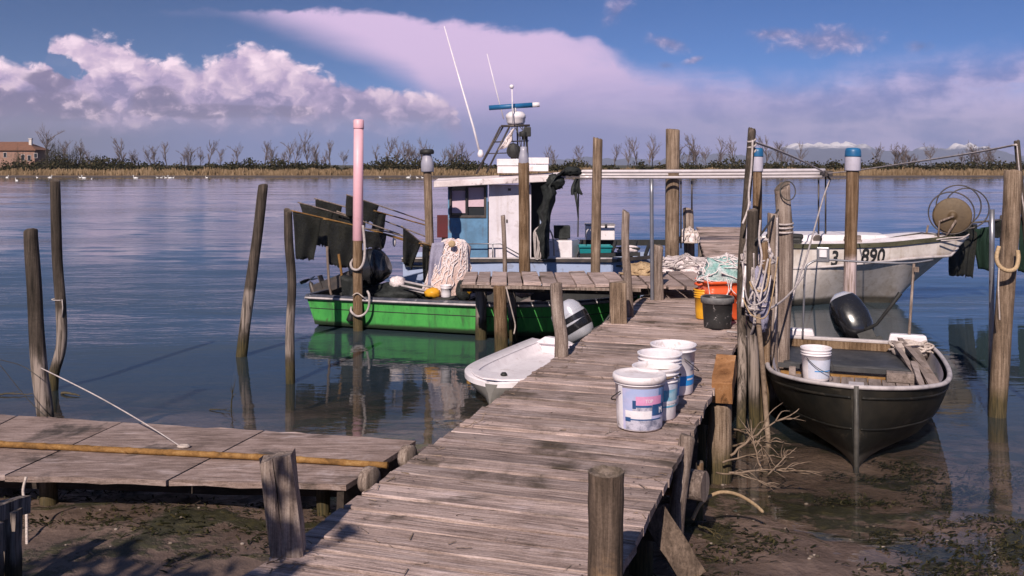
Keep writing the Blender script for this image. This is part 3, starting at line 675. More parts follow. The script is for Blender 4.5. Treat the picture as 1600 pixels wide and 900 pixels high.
# ------------------------------------------------------------------ boardwalk and jetties
PA = math.radians(18.26); PZ = .69
pd = Vector((math.sin(PA), math.cos(PA), 0)); px_ = Vector((math.cos(PA), -math.sin(PA), 0)); PO = Vector((-1.51, 0, 0))
def pier(l, a, z=0.0): return PO+pd*l+px_*a+Vector((0, 0, z))       # l metres along the boardwalk, a metres to its right
def plank(mb, a, b, w, t, n=7, warp=.006, side=None):
    """A sawn board between two points, its ends and edges slightly ragged."""
    a, b = Vector(a), Vector(b); d = (b-a).normalized(); s_ = side or Vector((-d.y, d.x, 0)).normalized(); up = s_.cross(d); up = up if up.z > 0 else -up
    rings = []; e0, e1 = U(-.05, .05)*w, U(-.05, .05)*w; cup = U(-.004, .007)
    tw = U(-.006, .006)
    for i in range(n+1):
        q = i/n; p = a.lerp(b, q)+up*U(-warp, warp)*.5; hw = w/2+U(-.004, .004)
        sh = d*(e0 if i == 0 else e1 if i == n else 0)
        k = tw*(q-.5)
        rings.append([p-s_*hw-up*t+sh, p-s_*hw*1.0-up*(.005)+up*(cup-k)+sh, p-s_*(hw-.007)+up*(cup-k)+sh, p+up*0, p+s_*(hw-.007)+up*(cup+k)-sh, p+s_*hw-up*.005+up*(cup+k)-sh, p+s_*hw-up*t-sh])
    mb.loft(rings, True, (True, True), False)

bw_ = Thing('boardwalk', 'long boardwalk of weathered grey planks running out from the bank', 'boardwalk', pier(2, 0, 0), -PA)
dk = MB(); l = 1.6
while l < 16.9:
    w = U(.105, .185); g = U(.006, .018)
    w_ = .674+U(-.006, .006)+(U(-.010, .012) if rnd.random() < .12 else 0)
    plank(dk, pier(l+w/2+U(-.003, .003), -w_, PZ+U(-.003, .003)), pier(l+w/2+U(-.003, .003), w_, PZ+U(-.003, .003)), w, .036, 8, .004)
    for a in (-.50, .53):
        for dl in (.28, .72):
            c = pier(l+w*dl+U(-.008, .008), a+U(-.018, .018), PZ+.0075); r_ = U(.0035, .0055)
            dk.add([c+Vector((r_*math.cos(i*1.047), r_*math.sin(i*1.047), 0)) for i in range(6)], [tuple(range(6))], False, 1)
    l += w+g
bw_.part('deck', dk, [W['deck'], W['nail']])
for a in (-.50, .53):
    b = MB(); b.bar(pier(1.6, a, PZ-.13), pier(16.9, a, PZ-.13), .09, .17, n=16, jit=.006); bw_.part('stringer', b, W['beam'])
for l in (3.2, 5.4, 7.7, 9.9, 12.2, 14.6, 16.6):
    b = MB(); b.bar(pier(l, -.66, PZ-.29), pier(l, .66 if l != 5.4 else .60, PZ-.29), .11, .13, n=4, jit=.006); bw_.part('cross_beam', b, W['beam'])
    for a in (-.46, .48):
        b = MB(); p = pier(l+.12, a); b.tube(smooth_path([p+Vector((0, 0, PZ-.25)), p+Vector((.01, 0, .2)), p+Vector((0, .02, -1.0))], 8), .065, 10, rf=lambda i, j, an: 1+.08*mn.noise(Vector((i*.4, j*1.1, l)))); bw_.part('pile', b, W['post_dark'])

def wobble(r, seed, groove=.07):
    def f(i, j, a):
        return 1+groove*mn.noise(Vector((math.cos(a)*2.1+seed, math.sin(a)*2.1, i*.10)))+.07*mn.noise(Vector((math.cos(a)*.7+seed*3, math.sin(a)*.7, i*.32)))+.035*mn.noise(Vector((math.cos(a)*5+seed, math.sin(a)*5, i*.15)))
    return f
def post_mb(pts, r0, r1, seed, n=14, rings=22, slant=.25, rough=.07, hollow=.0):
    path = smooth_path(pts, rings); mb = MB()
    d = (path[1]-path[0]).normalized()
    path = [path[0]-d*.0]+path
    rs = [r0*.86]+[lerp(r0, r1, i/rings) for i in range(rings+1)]
    path[0] = path[0]-d*.012
    mb.tube(path, rs, n, True, True, wobble(r0, seed, rough))
    k = random.Random(seed); ax = Vector((k.uniform(-1, 1), k.uniform(-1, 1), 0)).normalized()
    mb.mi[-2] = 1
    for i in range(2*n):
        v = mb.v[i]; o = v-path[0]; v.z -= hollow if i < n else 0; v.z += o.dot(ax)*slant+k.uniform(-.006, .006)
    return mb
pseed = [1]
def ppath(pts, Y, zb=-.7, mid=True):
    n = len(pts); out = []
    for i, (x, y) in enumerate(pts):
        yy = Y if not isinstance(Y, tuple) else lerp(Y[0], Y[1], i/(n-1))
        out.append(P(x, y, yy))
    a, b = out[-2], out[-1]
    if b.z > zb: out.append(b+(b-a)*((b.z-zb)/max(.05, a.z-b.z)))
    return out
def post(label, pts, Y, w, mat, w2=None, name='mooring_post', slant=.25, zb=-.7, rough=.07, group='mooring posts', cat='post', hollow=0):
    pseed[0] += 1; y0 = Y if not isinstance(Y, tuple) else Y[0]
    mb = post_mb(ppath(pts, Y, zb), w/2*y0/F, (w2 or w*1.1)/2*y0/F, pseed[0]*3.7, slant=slant, rough=rough, hollow=hollow)
    return solo(name, label, cat, mb, [W[mat], W['endgrain']], group, bevel=0)

post('short dark post at the far left, tied by a line to the platform', [(48,362),(54,450),(60,560),(70,640)], 7.45, 21, 'post_dark', 26)
post('tall crooked post at the far left, bent near the water, string tied round it', [(86,283),(89,400),(95,480),(96,540),(84,585),(82,612)], 9.6, 15, 'post_dark', 17)
post('leaning stake standing alone in open water left of the jetty', [(411,290),(402,370),(388,470),(377,556)], 11.3, 15, 'post_dark', 18)
post('thin gnarled stake left of the hanging black flags', [(450,330),(451,380),(456,440),(453,520),(454,600)], 9.9, 13, 'post_dark', 15, slant=.6, rough=.16)
post('tall round bare pile standing behind the side jetty, right of the cabin', [(934,217),(932,340),(930,440),(929,540)], 14.0, 15, 'post', 16)
post('broad tall square-cut pile left of the far end of the boardwalk', [(1051,203),(1051,300),(1050,405),(1050,470)], 15.9, 21, 'post', 23, slant=.1)
post('slim crooked stake at the left boardwalk edge beside the square stump', [(978,332),(977,380),(981,440),(983,500),(982,600)], 9.9, 12, 'post_grey', 14, slant=.5, rough=.14)
post('knobbly short stump at the left boardwalk edge beside the steel pole', [(1029,385),(1027,420),(1029,465),(1028,540)], 11.15, 16, 'post_grey', 16, rough=.12)
post('thick knotted post at the left boardwalk edge beside the silver outboard', [(869,445),(872,490),(877,525),(877,560),(877,640)], 7.85, 19, 'post_grey', 24, rough=.14)
post('thin square stake standing up from the side jetty in front of the cabin', [(786,338),(788,380),(789,418),(790,470)], 13.9, 7, 'post_grey', 7)
post('stub of a post wrapped in pale net by the foot of the gangway', [(1075,327),(1076,360),(1077,400),(1077,450)], 16.4, 16, 'post_grey', 18)
post('tall thin leaning post with a rope knotted round its top', [(1175,203),(1168,300),(1160,400),(1158,470),(1160,560),(1158,660)], (8.9, 8.2), 12, 'post_dark', 14)
post('grey round post with a frayed broken top and a wire hoop', [(1222,292),(1226,360),(1226,440),(1222,520),(1222,640)], 9.2, 24, 'post_grey', 26, slant=.7, rough=.09)
post('shorter grey post touching the left side of the wire-hooped post', [(1208,336),(1208,400),(1206,480),(1206,640)], 8.9, 17, 'post_grey', 19)
post('dark rough pile at the boardwalk edge wound with white rope', [(1176,330),(1175,420),(1176,520),(1178,600),(1180,680)], 8.25, 17, 'post_dark', 18)
post('slim brown pile beside the pale pole under the rope tangle', [(1193,380),(1197,470),(1196,560),(1194,680)], 8.4, 14, 'post_brown', 15)
post('thick dark brown pile at the right edge with a tan hose loop hanging on it', [(1583,268),(1579,350),(1572,450),(1564,560),(1558,650)], 8.6, 26, 'post', 28, slant=.05)
def front_stump():
    Y = 3.45; a = P(948, 738, Y); r = .064; n = 28; th = Thing('boardwalk_stump', 'round old stump with hollowed top at the near right edge of the boardwalk', 'post', (a.x, a.y, 0), 0, 'mooring posts')
    q = MB(); q.tube(smooth_path([a, a-Vector((.004, 0, .5)), a-Vector((.004, 0, 1.5))], 26), [r*.985]+[r]*26, n, False, True, wobble(r, 4.4, .035)); th.part('trunk', q, W['post_old'])
    top = q.v[:n]; c = sum(top, Vector())/n; k = random.Random(8); q2 = MB(); up = Vector((0, 0, 1))
    R_ = lambda f, dz, js=0: [c+(v-c)*f+up*(dz+k.uniform(-js, js)) for v in top]
    q2.loft([R_(1.0, 0), R_(1.0, .004, .003), R_(.93, .006, .003), R_(.84, -.002, .004), R_(.72, -.012, .004), R_(.45, -.018, .004), R_(.05, -.02)], True, (False, True), False); th.part('end_grain', q2, W['endgrain'])
front_stump()
post('slender leaning dark stick with a line tied to its top at the right border', [(1589,222),(1594,280),(1601,340),(1612,470),(1622,640)], 8.8, 9, 'post_dark', 10)

def boxpost(label, quad, mat, split=False, name='square_post', group='square-cut posts'):
    """Squared post: (top px, top py, bottom px, bottom py, Y, width px, depth m)"""
    x0, y0, x1, y1, Y, w, dpt = quad; a, b = P(x0, y0, Y), P(x1, y1, Y); b2 = b+(b-a)*((b.z+.6)/(a.z-b.z)); hw = w/2*Y/F; mb = MB()
    for (c0, c1, dz) in ([(-1, -.18, -.02), (-.12, 1, .0)] if split else [(-1, 1, 0)]):
        rings = []
        for i in range(13):
            p = a.lerp(b2, i/12); j = lambda s_=.004: U(-s_, s_)
            ch = .012
            q = [(c0*hw+ch, -dpt/2), (c1*hw-ch, -dpt/2), (c1*hw, -dpt/2+ch), (c1*hw, dpt/2-ch), (c1*hw-ch, dpt/2), (c0*hw+ch, dpt/2), (c0*hw, dpt/2-ch), (c0*hw, -dpt/2+ch)]
            rings.append([p+Vector((x+j(), y+j(), (dz+U(-.012, .012)) if i == 0 else 0)) for x, y in q])
        mb.loft(rings, True, (True, True), False)
    return solo(name, label, 'post', mb, W[mat], group)
boxpost('split squared post cracked down its middle at the near left boardwalk corner', (433, 708, 452, 868, 3.86, 50, .10), 'post_grey', True)
boxpost('short square stump with a pale flat top at the left boardwalk edge', (965, 441, 966, 505, 9.5, 25, .14), 'post')

# posts with plastic tops
def lathe_on(a, b, prof, n=18):
    d = (b-a).normalized(); q = Vector((0, 0, 1)).rotation_difference(d).to_matrix(); mb = MB(); mb.lathe(prof, a, n, q); return mb
th = Thing('pink_topped_pile', 'tall pile with a pale pink plastic pipe over its upper half', 'post', G(561, 516, 0), 0, 'plastic-topped piles')
Y = 13.05; a = P(559, 352, Y)
th.part('pile', post_mb([P(559, 360, Y), P(559, 430, Y), P(560, 516, Y), P(561, 590, Y)], .066, .070, 91), [W['post_brown'], W['endgrain']])
r = .066; L = P(560, 187, Y).z-P(559, 376, Y).z
th.part('sleeve', lathe_on(P(559, 376, Y), P(560.5, 187, Y), [(r, 0), (r+.004, .004), (r+.003, L*.5), (r, L-.11)]), W['pink'])
th.part('cap', lathe_on(P(560.4, 201, Y), P(560.5, 187, Y), [(r+.006, 0), (r+.007, .01), (r+.006, .11), (r-.01, .125), (.002, .127)]), W['pink'])
def capped(label, top, bot, Y, w, capw, y_split, y_mid, loc_py, wd='post_brown'):
    th = Thing('blue_capped_pile', label, 'post', P(bot[0], loc_py, Y), 0, 'plastic-topped piles')
    rp = w/2*Y/F; rc = capw/2*Y/F; pseed[0] += 1
    t, b = P(*top, Y), P(*bot, Y); f = lambda py: t.lerp(b, (py-top[1])/(bot[1]-top[1]))
    th.part('pile', post_mb([f(y_mid-10), f((y_mid+bot[1])/2), b, b+(b-t)*.25], rp, rp*1.06, pseed[0]*2.9, slant=0), [W[wd], W['endgrain']])
    L1 = (f(y_split)-f(y_mid)).length; c = th.part('cap', lathe_on(f(y_mid), f(y_split), [(rp, -.001), (rc*.98, 0), (rc, .01), (rc, L1-.004), (rc*.99, L1)]), W['capwhite'])
    L2 = (f(top[1])-f(y_split)).length; th.part('cap_top', lathe_on(f(y_split), f(top[1]), [(rc*1.02, 0), (rc*1.03, .01), (rc*1.0, L2*.6), (rc*.9, L2*.92), (rc*.6, L2), (.002, L2)]), W['capblue'], c)
capped('tall brown pile with a large blue and white cap in front of the white boat', (1333, 231), (1327, 470), 11.0, 19, 24, 245, 267, 565, 'post_pale_foot')
capped('pile with a small blue and white cap close behind the leaning rope post', (1184, 231), (1182, 430), 9.9, 14, 17, 245, 268, 560)
def bottled(label, top, bot, Y, w, bw2, y_sh, y_bot, loc_py, mat, lid, pm):
    th = Thing('bottle_capped_pile', label, 'post', P(bot[0], loc_py, Y), 0, 'plastic-topped piles')
    t, b = P(*top, Y), P(*bot, Y); f = lambda py: t.lerp(b, (py-top[1])/(bot[1]-top[1])); rp = w/2*Y/F; rc = bw2/2*Y/F; pseed[0] += 1
    th.part('pile', post_mb([f(y_bot-8), f((y_bot+bot[1])/2), b, b+(b-t)*.5], rp, rp*1.1, pseed[0]*2.3, slant=0), [W[pm], W['endgrain']])
    L = (f(top[1])-f(y_bot)).length; s_ = (f(y_sh)-f(y_bot)).length
    bt = th.part('bottle', lathe_on(f(y_bot), t, [(rp*.9, 0), (rc*.9, 0), (rc, .02), (rc, s_*.75), (rc*.88, s_), (rc*.66, s_+(L-s_)*.5), (rc*.62, L-.012), (.002, L-.01)]), W[mat])
    if lid: th.part('lid', lathe_on(f(top[1]+7), f(top[1]-1), [(rc*1.0, 0), (rc*1.12, .012), (rc*1.12, .05), (rc*.9, .075), (.002, .08)]), W['black_dull'], bt)
bottled('pile topped by an upturned cloudy plastic jar with black lid', (667, 234), (674, 470), 14.6, 13, 20, 250, 269, 480, 'jar', True, 'post')
bottled('dark pile topped by a grey bottle right in front of the cabin', (818, 228), (820, 430), 14.0, 17, 16, 243, 263, 500, 'jar', False, 'post_brown')

def pole(label, pts, Y, w, mat, name='steel_pole', group='thin poles', n=10, zb=None, cat='pole'):
    p = [P(x, y, Y if not isinstance(Y, tuple) else lerp(Y[0], Y[1], i/(len(pts)-1))) for i, (x, y) in enumerate(pts)]
    if zb is not None: p.append(p[-1]+(p[-1]-p[-2])*((p[-1].z-zb)/(p[-2].z-p[-1].z)))
    y0 = Y if not isinstance(Y, tuple) else Y[0]
    mb = MB(); mb.tube(smooth_path(p, 10), w/2*y0/F, n); return solo(name, label, cat, mb, W[mat], group)
pole('upright grey steel pole at the left boardwalk edge beside the knobbly stump', [(1018, 280), (1019, 470)], 11.1, 6, 'steel', zb=-.6)
pole('grey steel pipe standing in the water left of the thick pile at the right edge', [(1550, 327), (1549, 545), (1547, 650)], 8.9, 8, 'steel', zb=-.6)
pole('pale bare pole leaning against the rope-wound piles', [(1184, 490), (1192, 580), (1199, 672)], (8.1, 7.95), 8, 'twig', zb=-.3, name='bare_pole')
pole('white pipe leaning on the tall rope-topped post', [(1171, 315), (1166, 400), (1160, 480)], (8.7, 8.3), 5, 'alu', name='white_pipe')
pole('thin dark rod standing in the stern of the blue boat', [(904, 300), (903, 370)], 16.2, 2.2, 'wire', name='thin_rod')
pole('thin bare stake left of the green boat motor', [(511, 385), (514, 440), (518, 462)], 13.6, 4, 'post_grey', name='thin_stake')
pole('thin bare stake between the green boat motor and the pink-topped pile', [(529, 397), (534, 430), (537, 455)], 13.5, 4, 'bamboo', name='thin_stake')

# left platform
pl = Thing('plank_platform', 'low platform of broad weathered boards at lower left', 'platform', G(300, 716, .35))
Zp = .35
seams = [((-420, 618), (-560, 724)), ((-170, 636), (-320, 730)), ((28, 649), (-150, 736)), ((191, 660), (8, 743)), ((413, 673), (262, 750)), ((652, 689), (543, 758))]
pp = MB()
for i in range(5):
    (a, b), (c, d_) = seams[i], seams[i+1]
    z = Zp+(.0, .004, -.003, .005, .0)[i]
    A, B, C, D = G(*a, z), G(*b, z), G(*c, z), G(*d_, z); g = .008; e = (C-A).normalized()*g
    n = 10; rows_t = []
    A, B, C, D = A+e, B+e, C-e, D-e
    ring = [A.lerp(C, q/n) for q in range(n+1)]+[D.lerp(B, q/n) for q in range(n+1)]
    for v in ring: v += Vector((U(-.004, .004), U(-.012, .012), U(-.003, .003)))
    pp.loft([[v-Vector((0, 0, .034)) for v in ring], [v+Vector((0, 0, 0)) for v in ring]], True, (True, True), False)
pl.part('boards', pp, W['panel'])
for (a, b, h_, in_) in (((-420, 742), (545, 772), .12, .24), ((-300, 650), (640, 694), .10, -.15)):
    q = MB(); A, B = G(a[0], a[1]-4, Zp-.04), G(b[0], b[1]-6, Zp-.04); q.bar(A+Vector((0, in_, -h_/2)), B+Vector((-.05, in_, -h_/2)), .06, h_, n=10, jit=.004); pl.part('beam', q, W['beam'])
A, B = G(652, 690, Zp), G(545, 760, Zp); q = MB(); q.bar(A+Vector((-.06, 0, -.11)), B+Vector((-.06, .05, -.11)), .05, .15, n=4, jit=.004); pl.part('beam', q, W['beam'])
for (x, y, w, Y, mt) in ((76, 812, 26, 6.1, 'post'), (18, 800, 22, 6.7, 'post'), (600, 740, 22, 6.3, 'post_dark'), (300, 740, 20, 7.0, 'post_dark'), (505, 790, 20, 5.95, 'post_dark')):
    p = P(x, y, Y); q = post_mb([Vector((p.x, Y, Zp-.04)), Vector((p.x, Y, .15)), Vector((p.x+.01, Y, -.4))], w/2*Y/F, w/2*Y/F*1.05, x*.7, slant=0); pl.part('leg', q, [W[mt], W['endgrain']])
for (x, y, s_) in ((577, 758, .075), (637, 721, .07)):
    p = G(x, y, .42); q = MB()
    q.lathe([(.001, -.03), (s_*.96, -.03), (s_, -.02), (s_*1.02, .025), (s_*.9, .03), (.001, .032)], p+Vector((.0, .0, .03)), 16, Matrix.Rotation(-.5, 3, 'Z') @ Matrix.Rotation(math.pi/2, 3, 'Y') @ Matrix.Scale(1.0, 3))
    pl.part('log_end', q, W['post_grey'])

# side jetty over the green boat
sj = Thing('side_jetty', 'narrow plank jetty on piles reaching left from the boardwalk over the green boat', 'jetty', (0.5, 11.6, 0))
ZJ = .85; jd = MB(); x = -.60
while x < 2.25:
    w = U(.15, .21); x1 = min(13.55, 13.55); yn = lerp(11.5, 11.05, (x+.6)/2.6)+U(-.03, .03)
    plank(jd, Vector((x+w/2, yn, ZJ+U(-.006, .006))), Vector((x+w/2+U(-.02, .02), 12.6+U(-.05, .05), ZJ+U(-.006, .006))), w, .035, 5, .005)
    x += w+U(.012, .022)
sj.part('deck', jd, W['deck'])
for yv, y2 in ((11.66, 11.3), (12.4, 12.4)):
    q = MB(); q.bar((-.62, yv, ZJ-.085), (1.75, y2, ZJ-.085), .07, .09, n=8, jit=.004); sj.part('beam', q, W['beam'])
q = MB(); q.bar((-.62, 11.54, ZJ-.055), (1.5, 11.18, ZJ-.055), .03, .035, n=12, jit=.003); sj.part('edge_rail', q, W['post_grey'])
q = post_mb([P(781, 447, 11.47), P(782, 490, 11.47), P(783, 540, 11.5), P(784, 600, 11.5)], .078, .085, 55, slant=.05); sj.part('pile', q, [W['post_brown'], W['endgrain']])
q = post_mb([P(799, 450, 12.3), P(801, 500, 12.3), P(804, 560, 12.3)], .055, .06, 56); sj.part('pile', q, [W['post_dark'], W['endgrain']])
for x, yv in ((1.25, 11.45), (1.5, 12.4), (-.4, 12.4)):
    q = post_mb([(x, yv, ZJ-.05), (x, yv, .3), (x, yv, -.8)], .07, .075, x*9+yv); sj.part('pile', q, [W['post_dark'], W['endgrain']])

# gangway at the far end
gw = Thing('gangway', 'short plank gangway rising at the far end of the boardwalk', 'gangway', (3.2, 15, PZ)); q = MB()
for i in range(17):
    t = (i+.5)/17; Yg = lerp(14.9, 18.4, t); z = lerp(PZ+.05, 1.06, t); xl = lerp(3.02, 3.55, t)
    plank(q, Vector((xl+U(-.02, .02), Yg, z)), Vector((xl+1.05+U(-.02, .02), Yg-.06, z)), .196, .03, 4, .004, side=Vector((0, .985, .11)))
gw.part('deck', q, W['deck'])
for o_ in (.12, .92):
    q = MB(); q.bar((3.02+o_, 14.8, PZ-.01), (3.55+o_, 18.4, .98), .06, .09); gw.part('rail_beam', q, W['beam'])
for xx in (3.6, 4.45):
    q = post_mb([(xx, 18.2, .95), (xx, 18.2, .3), (xx, 18.2, -.9)], .07, .08, xx*5); gw.part('leg', q, [W['post_dark'], W['endgrain']])

# supports beside the right edge of the boardwalk
th = Thing('support_pile', 'stout pile with a squared orange timber head right of the boardwalk', 'pile', P(1125, 750, 6.85))
th.part('pile', post_mb([P(1125, 632, 6.85), P(1125, 690, 6.85), P(1124, 755, 6.85), P(1124, 800, 6.85)], .082, .09, 77, slant=0), [W['post'], W['endgrain']])
q = MB(); A, B = P(1129, 631, 6.80), P(1137, 563, 7.10)
q.bar(P(1128, 615, 6.72), P(1135, 575, 7.15)+Vector((0, 0, .03)), .145, .15, n=4, jit=.004); th.part('timber_head', q, W['fresh'])
q = MB(); a = pier(6.0, .50, .45); q.tube([pier(6.05, .35, .43), pier(5.97, .77, .43)], .085, 16, rf=wobble(.08, 5)); solo('cross_log', 'round log end sticking out under the right edge of the boardwalk', 'log', q, W['post_grey'])
post('thin upright prop post beside the log under the boardwalk edge', [(1074, 684), (1064, 750), (1055, 830), (1052, 870)], 5.35, 25, 'post_grey', 27, name='prop_post', zb=-.2, group='props under the boardwalk', cat='prop')
q = MB(); q.bar(P(1020, 800, 4.75), P(1085, 905, 4.6), .13, .05, up=(0, -1, .2), n=5, jit=.004); solo('brace_board', 'broad sloping brace board leaning at the lower right of the boardwalk', 'board', q, W['post_old'], 'props under the boardwalk')
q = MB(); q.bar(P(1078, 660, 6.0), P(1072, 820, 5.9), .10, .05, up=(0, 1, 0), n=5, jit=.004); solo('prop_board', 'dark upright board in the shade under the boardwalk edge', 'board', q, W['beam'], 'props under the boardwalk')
post('yellowish slimy stub standing behind the log end at the right', [(1092, 725), (1092, 770), (1090, 830)], 6.0, 15, 'post_brown', 16, name='prop_post', zb=-.2, group='props under the boardwalk', cat='prop')

# dark low frame, bottom left
fr_ = Thing('low_frame', 'dark little timber frame standing in the mud at the lower left corner', 'frame', P(20, 905, 4.75))
q = MB(); q.bar(P(-60, 815, 4.5), P(39, 787, 4.9), .07, .08, n=4, jit=.004); fr_.part('rail', q, W['post_dark'])
q = MB(); q.bar(P(19, 797, 4.78), P(17, 960, 4.78), .07, .07, up=(0, 1, 0), n=6, jit=.004); fr_.part('upright', q, W['post_dark'])
q = MB(); q.bar(P(-14, 820, 4.6), P(-14, 960, 4.6), .09, .07, up=(0, 1, 0), n=6, jit=.004); fr_.part('upright', q, W['post_dark'])
# ------------------------------------------------------------------ boats
def hull_rings(st, bulge=.03, n=6, off=0.0, dz=0.0):
    """Stations (y, half-beam at the rail, half-beam at the chine, z rail, z chine, z keel) along local +y; returns rings from one rail round the keel to the other."""
    rings = []
    for (y, ht, hc, zt, zc, zk) in st:
        ht, hc = max(.004, ht-off), max(.003, hc-off); zc, zk = zc+off*.8, zk+off; half = []
        for i in range(n):
            t = i/n; half.append((lerp(ht, hc, t)+bulge*math.sin(math.pi*t)*min(1, ht*3), lerp(zt-dz, zc, t)))
        for i in range(4):
            t = i/4; half.append((hc*(1-t), lerp(zc, zk, t**1.0)))
        half.append((0, zk))
        rings.append([Vector((-a, y, z)) for a, z in half]+[Vector((a, y, z)) for a, z in half[::-1][1:]])
    return rings
def dense(st, m=5):
    out = []
    for i in range(len(st)-1):
        p0, p1, p2, p3 = st[max(i-1, 0)], st[i], st[i+1], st[min(i+2, len(st)-1)]
        for q in range(m):
            f = q/m; out.append(tuple(.5*((2*b)+(c-a)*f+(2*a-5*b+4*c-d)*f*f+(3*b-a-3*c+d)*f**3) for a, b, c, d in zip(p0, p1, p2, p3)))
    return out+[st[-1]]
def rail_path(rings, dz=0.0): return [r[0]+Vector((0, 0, dz)) for r in rings], [r[-1]+Vector((0, 0, dz)) for r in rings]

# --- black skiff, bow towards the boardwalk
BA = math.radians(19.5)
sk = Thing('black_skiff', 'small black boat nosed up to the mud, bow on, with a white bucket aboard', 'boat', (2.575, 7.18, 0), -BA, 'boats at the jetty')
st = dense([(0, .035, .02, .585, .12, -.06), (.05, .18, .05, .58, .11, -.08), (.16, .36, .11, .57, .10, -.09), (.33, .51, .21, .555, .09, -.10), (.58, .645, .36, .535, .08, -.11), (.95, .72, .50, .515, .07, -.12), (1.5, .755, .60, .49, .06, -.12), (2.2, .745, .62, .47, .06, -.12), (2.74, .70, .60, .46, .06, -.12)], 4)
hr = hull_rings(st, .045); q = MB(); q.loft(hr, False, (False, False)); q.add(hr[0], [tuple(range(len(hr[0])))]); q.add(hr[-1], [tuple(range(len(hr[-1])))]); hu = sk.part('hull', q, W['blackhull'], local=True)
ir = hull_rings(st, .03, 6, .048, .004)[5:]; q = MB(); q.loft(ir, False); e = [v.copy() for v in ir[-1]]
for v in e: v.y -= .03
q.add(e, [tuple(range(len(e)))]); sk.part('interior', q, W['white'], local=True)
for side in (0, -1):
    for ri, dz_, r_ in ((1, .0, .008), (4, .0, .006)):
        q = MB(); q.tube([r[ri if side == 0 else -1-ri]+Vector(((-1 if side == 0 else 1)*.002, 0, dz_)) for r in hr], r_, 6, flat=1.5); sk.part('strake', q, W['blackhull'], local=True)
lp, rp = rail_path(hr, .004); q = MB(); q.tube(lp[::-1]+rp[1:], .021, 8, flat=.85); sk.part('rail', q, W['trim'], local=True)
q = MB(); q.tube([Vector((0, -.010, .60)), Vector((0, -.010, .3)), Vector((0, -.008, .06)), Vector((0, .0, -.1))], .020, 8); sk.part('stem_strip', q, W['stem'], local=True)
q = MB(); q.box((0, .055, .60), (.11, .11, .014)); sk.part('bow_plate', q, W['trim'], local=True, bevel=.004)
q = MB(); zf = .315; x = -.70
def hb(y):
    for a, b in zip(st, st[1:]):
        if a[0] <= y <= b[0]: return lerp(lerp(a[1], a[2], .62), lerp(b[1], b[2], .62), (y-a[0])/(b[0]-a[0]))-.03
    return st[-1][1]-.06
while x < .70:
    w = .115; y0 = .1
    while hb(y0) < max(abs(x), abs(x+w-.01)) and y0 < 1.6: y0 += .02
    if y0 < 1.45: q.box((x+w/2, (y0+1.66)/2, zf-.012+U(-.003, .003)), (w-.007, 1.66-y0, .022))
    x += w
sk.part('floor_boards', q, W['floor_boards'], local=True, bevel=.003)
q = MB(); q.box((0, 1.675, zf-.02), (1.32, .03, .07)); q.box((0, 1.72, zf-.06), (1.32, .04, .10)); sk.part('floor_edge', q, W['bamboo'], local=True)
q = MB(); rows = [[Vector((x, y, .392+.006*fbm(x*4, y*4, 0, 3)-.0)) for x in [-(hb(y)-.0)+i*(2*hb(y))/16 for i in range(17)]] for y in [1.72+i*.88/10 for i in range(11)]]
q.grid(rows, True); q.box((0, 1.715, .375), (1.36, .02, .035)); sk.part('bench', q, W['bench'], local=True, solid=.012)
q = MB(); q.box((0, 2.69, .405), (1.28, .035, .10)); sk.part('transom_board', q, W['post_brown'], local=True)
q = MB(); q.box((0, 2.735, .47), (1.40, .06, .03)); sk.part('transom_cap', q, W['trim'], local=True, bevel=.006)
for x0, x1 in ((-.70, -.36), (.28, .72)):
    q = MB(); q.loft([[Vector((x0, 2.78, .30)), Vector((x1, 2.78, .30)), Vector((x1-.05, 2.78, .545)), Vector((x0+.05, 2.78, .545))], [Vector((x0, 3.0, .30)), Vector((x1, 3.0, .30)), Vector((x1-.06, 2.96, .53)), Vector((x0+.06, 2.96, .53))]], True, (True, True), False); sk.part('stern_float', q, W['white_plastic'], local=True, bevel=.015)
for c_, s_ in (((-.42, 1.63, .35), (.10, .06, .09)), ((-.55, 1.62, .345), (.06, .05, .08)), ((.38, 1.60, .36), (.24, .10, .085))):
    q = MB(); q.box(c_, s_); sk.part('wood_block', q, W['floor_boards'], local=True, bevel=.004)
